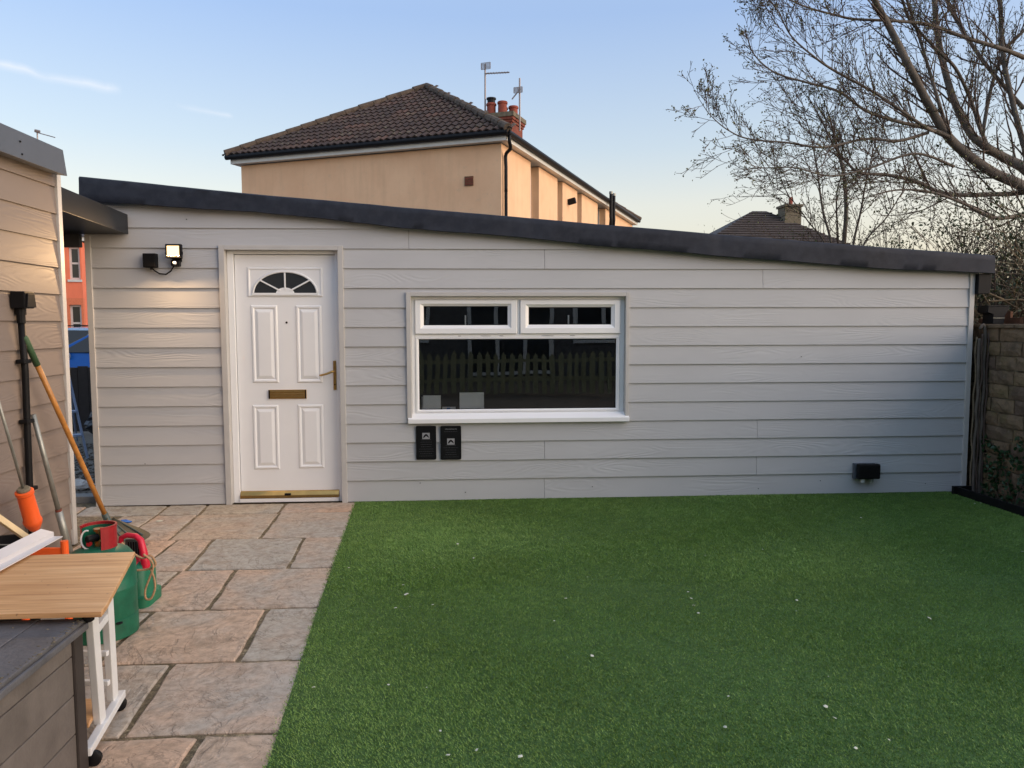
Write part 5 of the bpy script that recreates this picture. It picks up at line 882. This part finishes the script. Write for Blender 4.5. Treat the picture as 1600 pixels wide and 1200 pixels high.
# ---- ivy on the block wall
iv = thing('wall_ivy', 'dark green ivy trailing over the lower block wall', 'ivy', (4.53, -.4, 0)); rn = random.Random(6); vine = MB(); T = []
for (y, z0, z1, n) in ((-.12, .0, .42, 70), (-.30, .0, .40, 90), (-.38, .02, .30, 60), (-.55, .0, .52, 100), (-.7, 0, .45, 90), (-.95, 0, .5, 80)):
    pts = [Vector((WXF - .02, y + .06 * math.sin(z * 9 + y * 20), z)) for z in np.linspace(z0, z1, 12)]; vine.tube(pts, .004, 5, False)
    for _ in range(n): q = rn.choice(pts); T.append(q + Vector((-abs(rn.gauss(0, .02)), rn.gauss(0, .045), rn.gauss(0, .03))))
pts = [Vector((WXF - .02, -.10 - .04 * i, .46 - .012 * i + .01 * math.sin(i))) for i in range(14)]; vine.tube(pts, .004, 5, False)
for _ in range(70): T.append(rn.choice(pts) + Vector((-abs(rn.gauss(0, .015)), rn.gauss(0, .02), rn.gauss(0, .018))))
vine.build('vine', M_TWIG, iv, fix=False); leafmesh(T, .042, M_IVY, 'leaves', iv, seed=12)
for i in range(14): p = (4.40 + rn.uniform(0, .12), rn.uniform(-1.0, -.2), -.02); tag(MB().ball(p, rn.uniform(.012, .024), 7, 5, (1, 1, .7), .15).build('pebble', M_LEADCAP), 'small pale pebble in the soil bed along the block wall', 'pebble', 'pebbles in the soil bed')
# ================================================================== SEEN ONLY IN THE WINDOW GLASS: garden behind the camera
pk = thing('picket_fence', 'pale picket fence mirrored in the window glass', 'fence', (0, -9.8, 0)); x = -4.2; rn = random.Random(8)
pkm = MB().prism([(-.05, 0), (.05, 0), (.05, .82), (0, .9), (-.05, .82)], lambda p: (p[0], -.011, p[1]), lambda p: (p[0], .011, p[1])).mesh('picket'); pkm.materials.append(M_PICKET)
while x < 5.2: put('picket', pkm, None, pk).matrix_basis = Matrix.Translation((x, -9.8, rn.uniform(-.02, .01))); x += .175
for z in (.25, .66): B('rail', (-4.3, -9.87, z), (5.3, -9.813, z + .08), M_PICKET, pk)
bh = thing('brick_house', 'brick house with white framed doors mirrored in the window glass', 'house', (0, -14, 0))
B('wall', (-6, -21, -.06), (6.5, -14, 4.9), M_REDBRICK, bh); MB().prism([(-21.3, 4.91), (-17.5, 7.4), (-13.7, 4.91)], lambda p: (-6.3, *p), lambda p: (6.8, *p)).build('roof', M_SLATEROOF, bh)
for x0, x1, z0, z1 in ((.2, 2.4, .1, 2.2), (-2.6, -.9, .95, 2.15), (3.0, 4.6, 1.0, 2.2), (-2.4, -1.0, 3.1, 4.3), (.6, 2.2, 3.1, 4.3), (3.2, 4.5, 3.1, 4.3)):
    f = MB(); n = 3 if x1 - x0 > 2 else 2
    for i in range(n + 1): xx = x0 + (x1 - x0) * i / n; f.box((xx - .05, -13.999, z0), (xx + .05, -13.94, z1))
    f.box((x0, -13.999, z1 - .08), (x1, -13.945, z1)); f.box((x0, -13.999, z0), (x1, -13.945, z0 + .09)); wo_ = f.build('window', M_WHITEP, bh); B('pane', (x0, -13.998, z0), (x1, -13.975, z1), M_FARGLASS, wo_)
# ================================================================== small litter on the turf
lm = MB().add([(-.011, -.006, 0), (0, -.009, .003), (.011, -.004, .001), (.009, .006, .004), (-.003, .009, .001), (-.010, .004, .003)], [(0, 1, 2, 3, 4, 5)]).mesh('petal', fix=False); lm.materials.append(M_PETAL); rn = random.Random(14)
big = [(635, 929, 2.0), (630, 914, 1.1), (618, 950, 1.0), (676, 945, .8), (640, 948, .8), (925, 1025, 1.4), (700, 1180, 1.1), (745, 1172, 1.1), (607, 1070, .9), (1245, 938, 1.2), (1452, 966, 1.4), (1290, 1104, 1.2), (1304, 1122, 1.1), (1133, 1136, 1.0), (1389, 1156, .8), (1337, 1169, .9), (1597, 862, 1.2), (1523, 787, 1.0), (1532, 786, .9), (1345, 809, 1.1), (715, 850, 1.1), (740, 872, .9), (1102, 868, .8), (1138, 1088, .8), (813, 1182, 1.1), (884, 935, .9), (1080, 935, 1.0), (1084, 946, 1.0), (1091, 958, 1.0), (1075, 925, .9), (688, 1142, .8), (490, 1074, .9), (545, 887, .8), (660, 860, .6), (866, 970, .6), (954, 966, .6)]
for i in range(8): big.append((rn.uniform(560, 1560), rn.uniform(800, 1190), rn.uniform(.3, .6)))
for px, py, s in big:
    p = onZ(px, py, .014); o = put('petal', lm, None); o.matrix_basis = Matrix.Translation((p.x, p.y, .014)) @ Matrix.Rotation(rn.uniform(0, 6.28), 4, 'Z') @ Matrix.Rotation(rn.uniform(-.5, .5), 4, 'X') @ Matrix.Scale(s * .7, 4); tag(o, 'tiny white petal fallen on the artificial grass', 'petal', 'petals scattered on the turf')
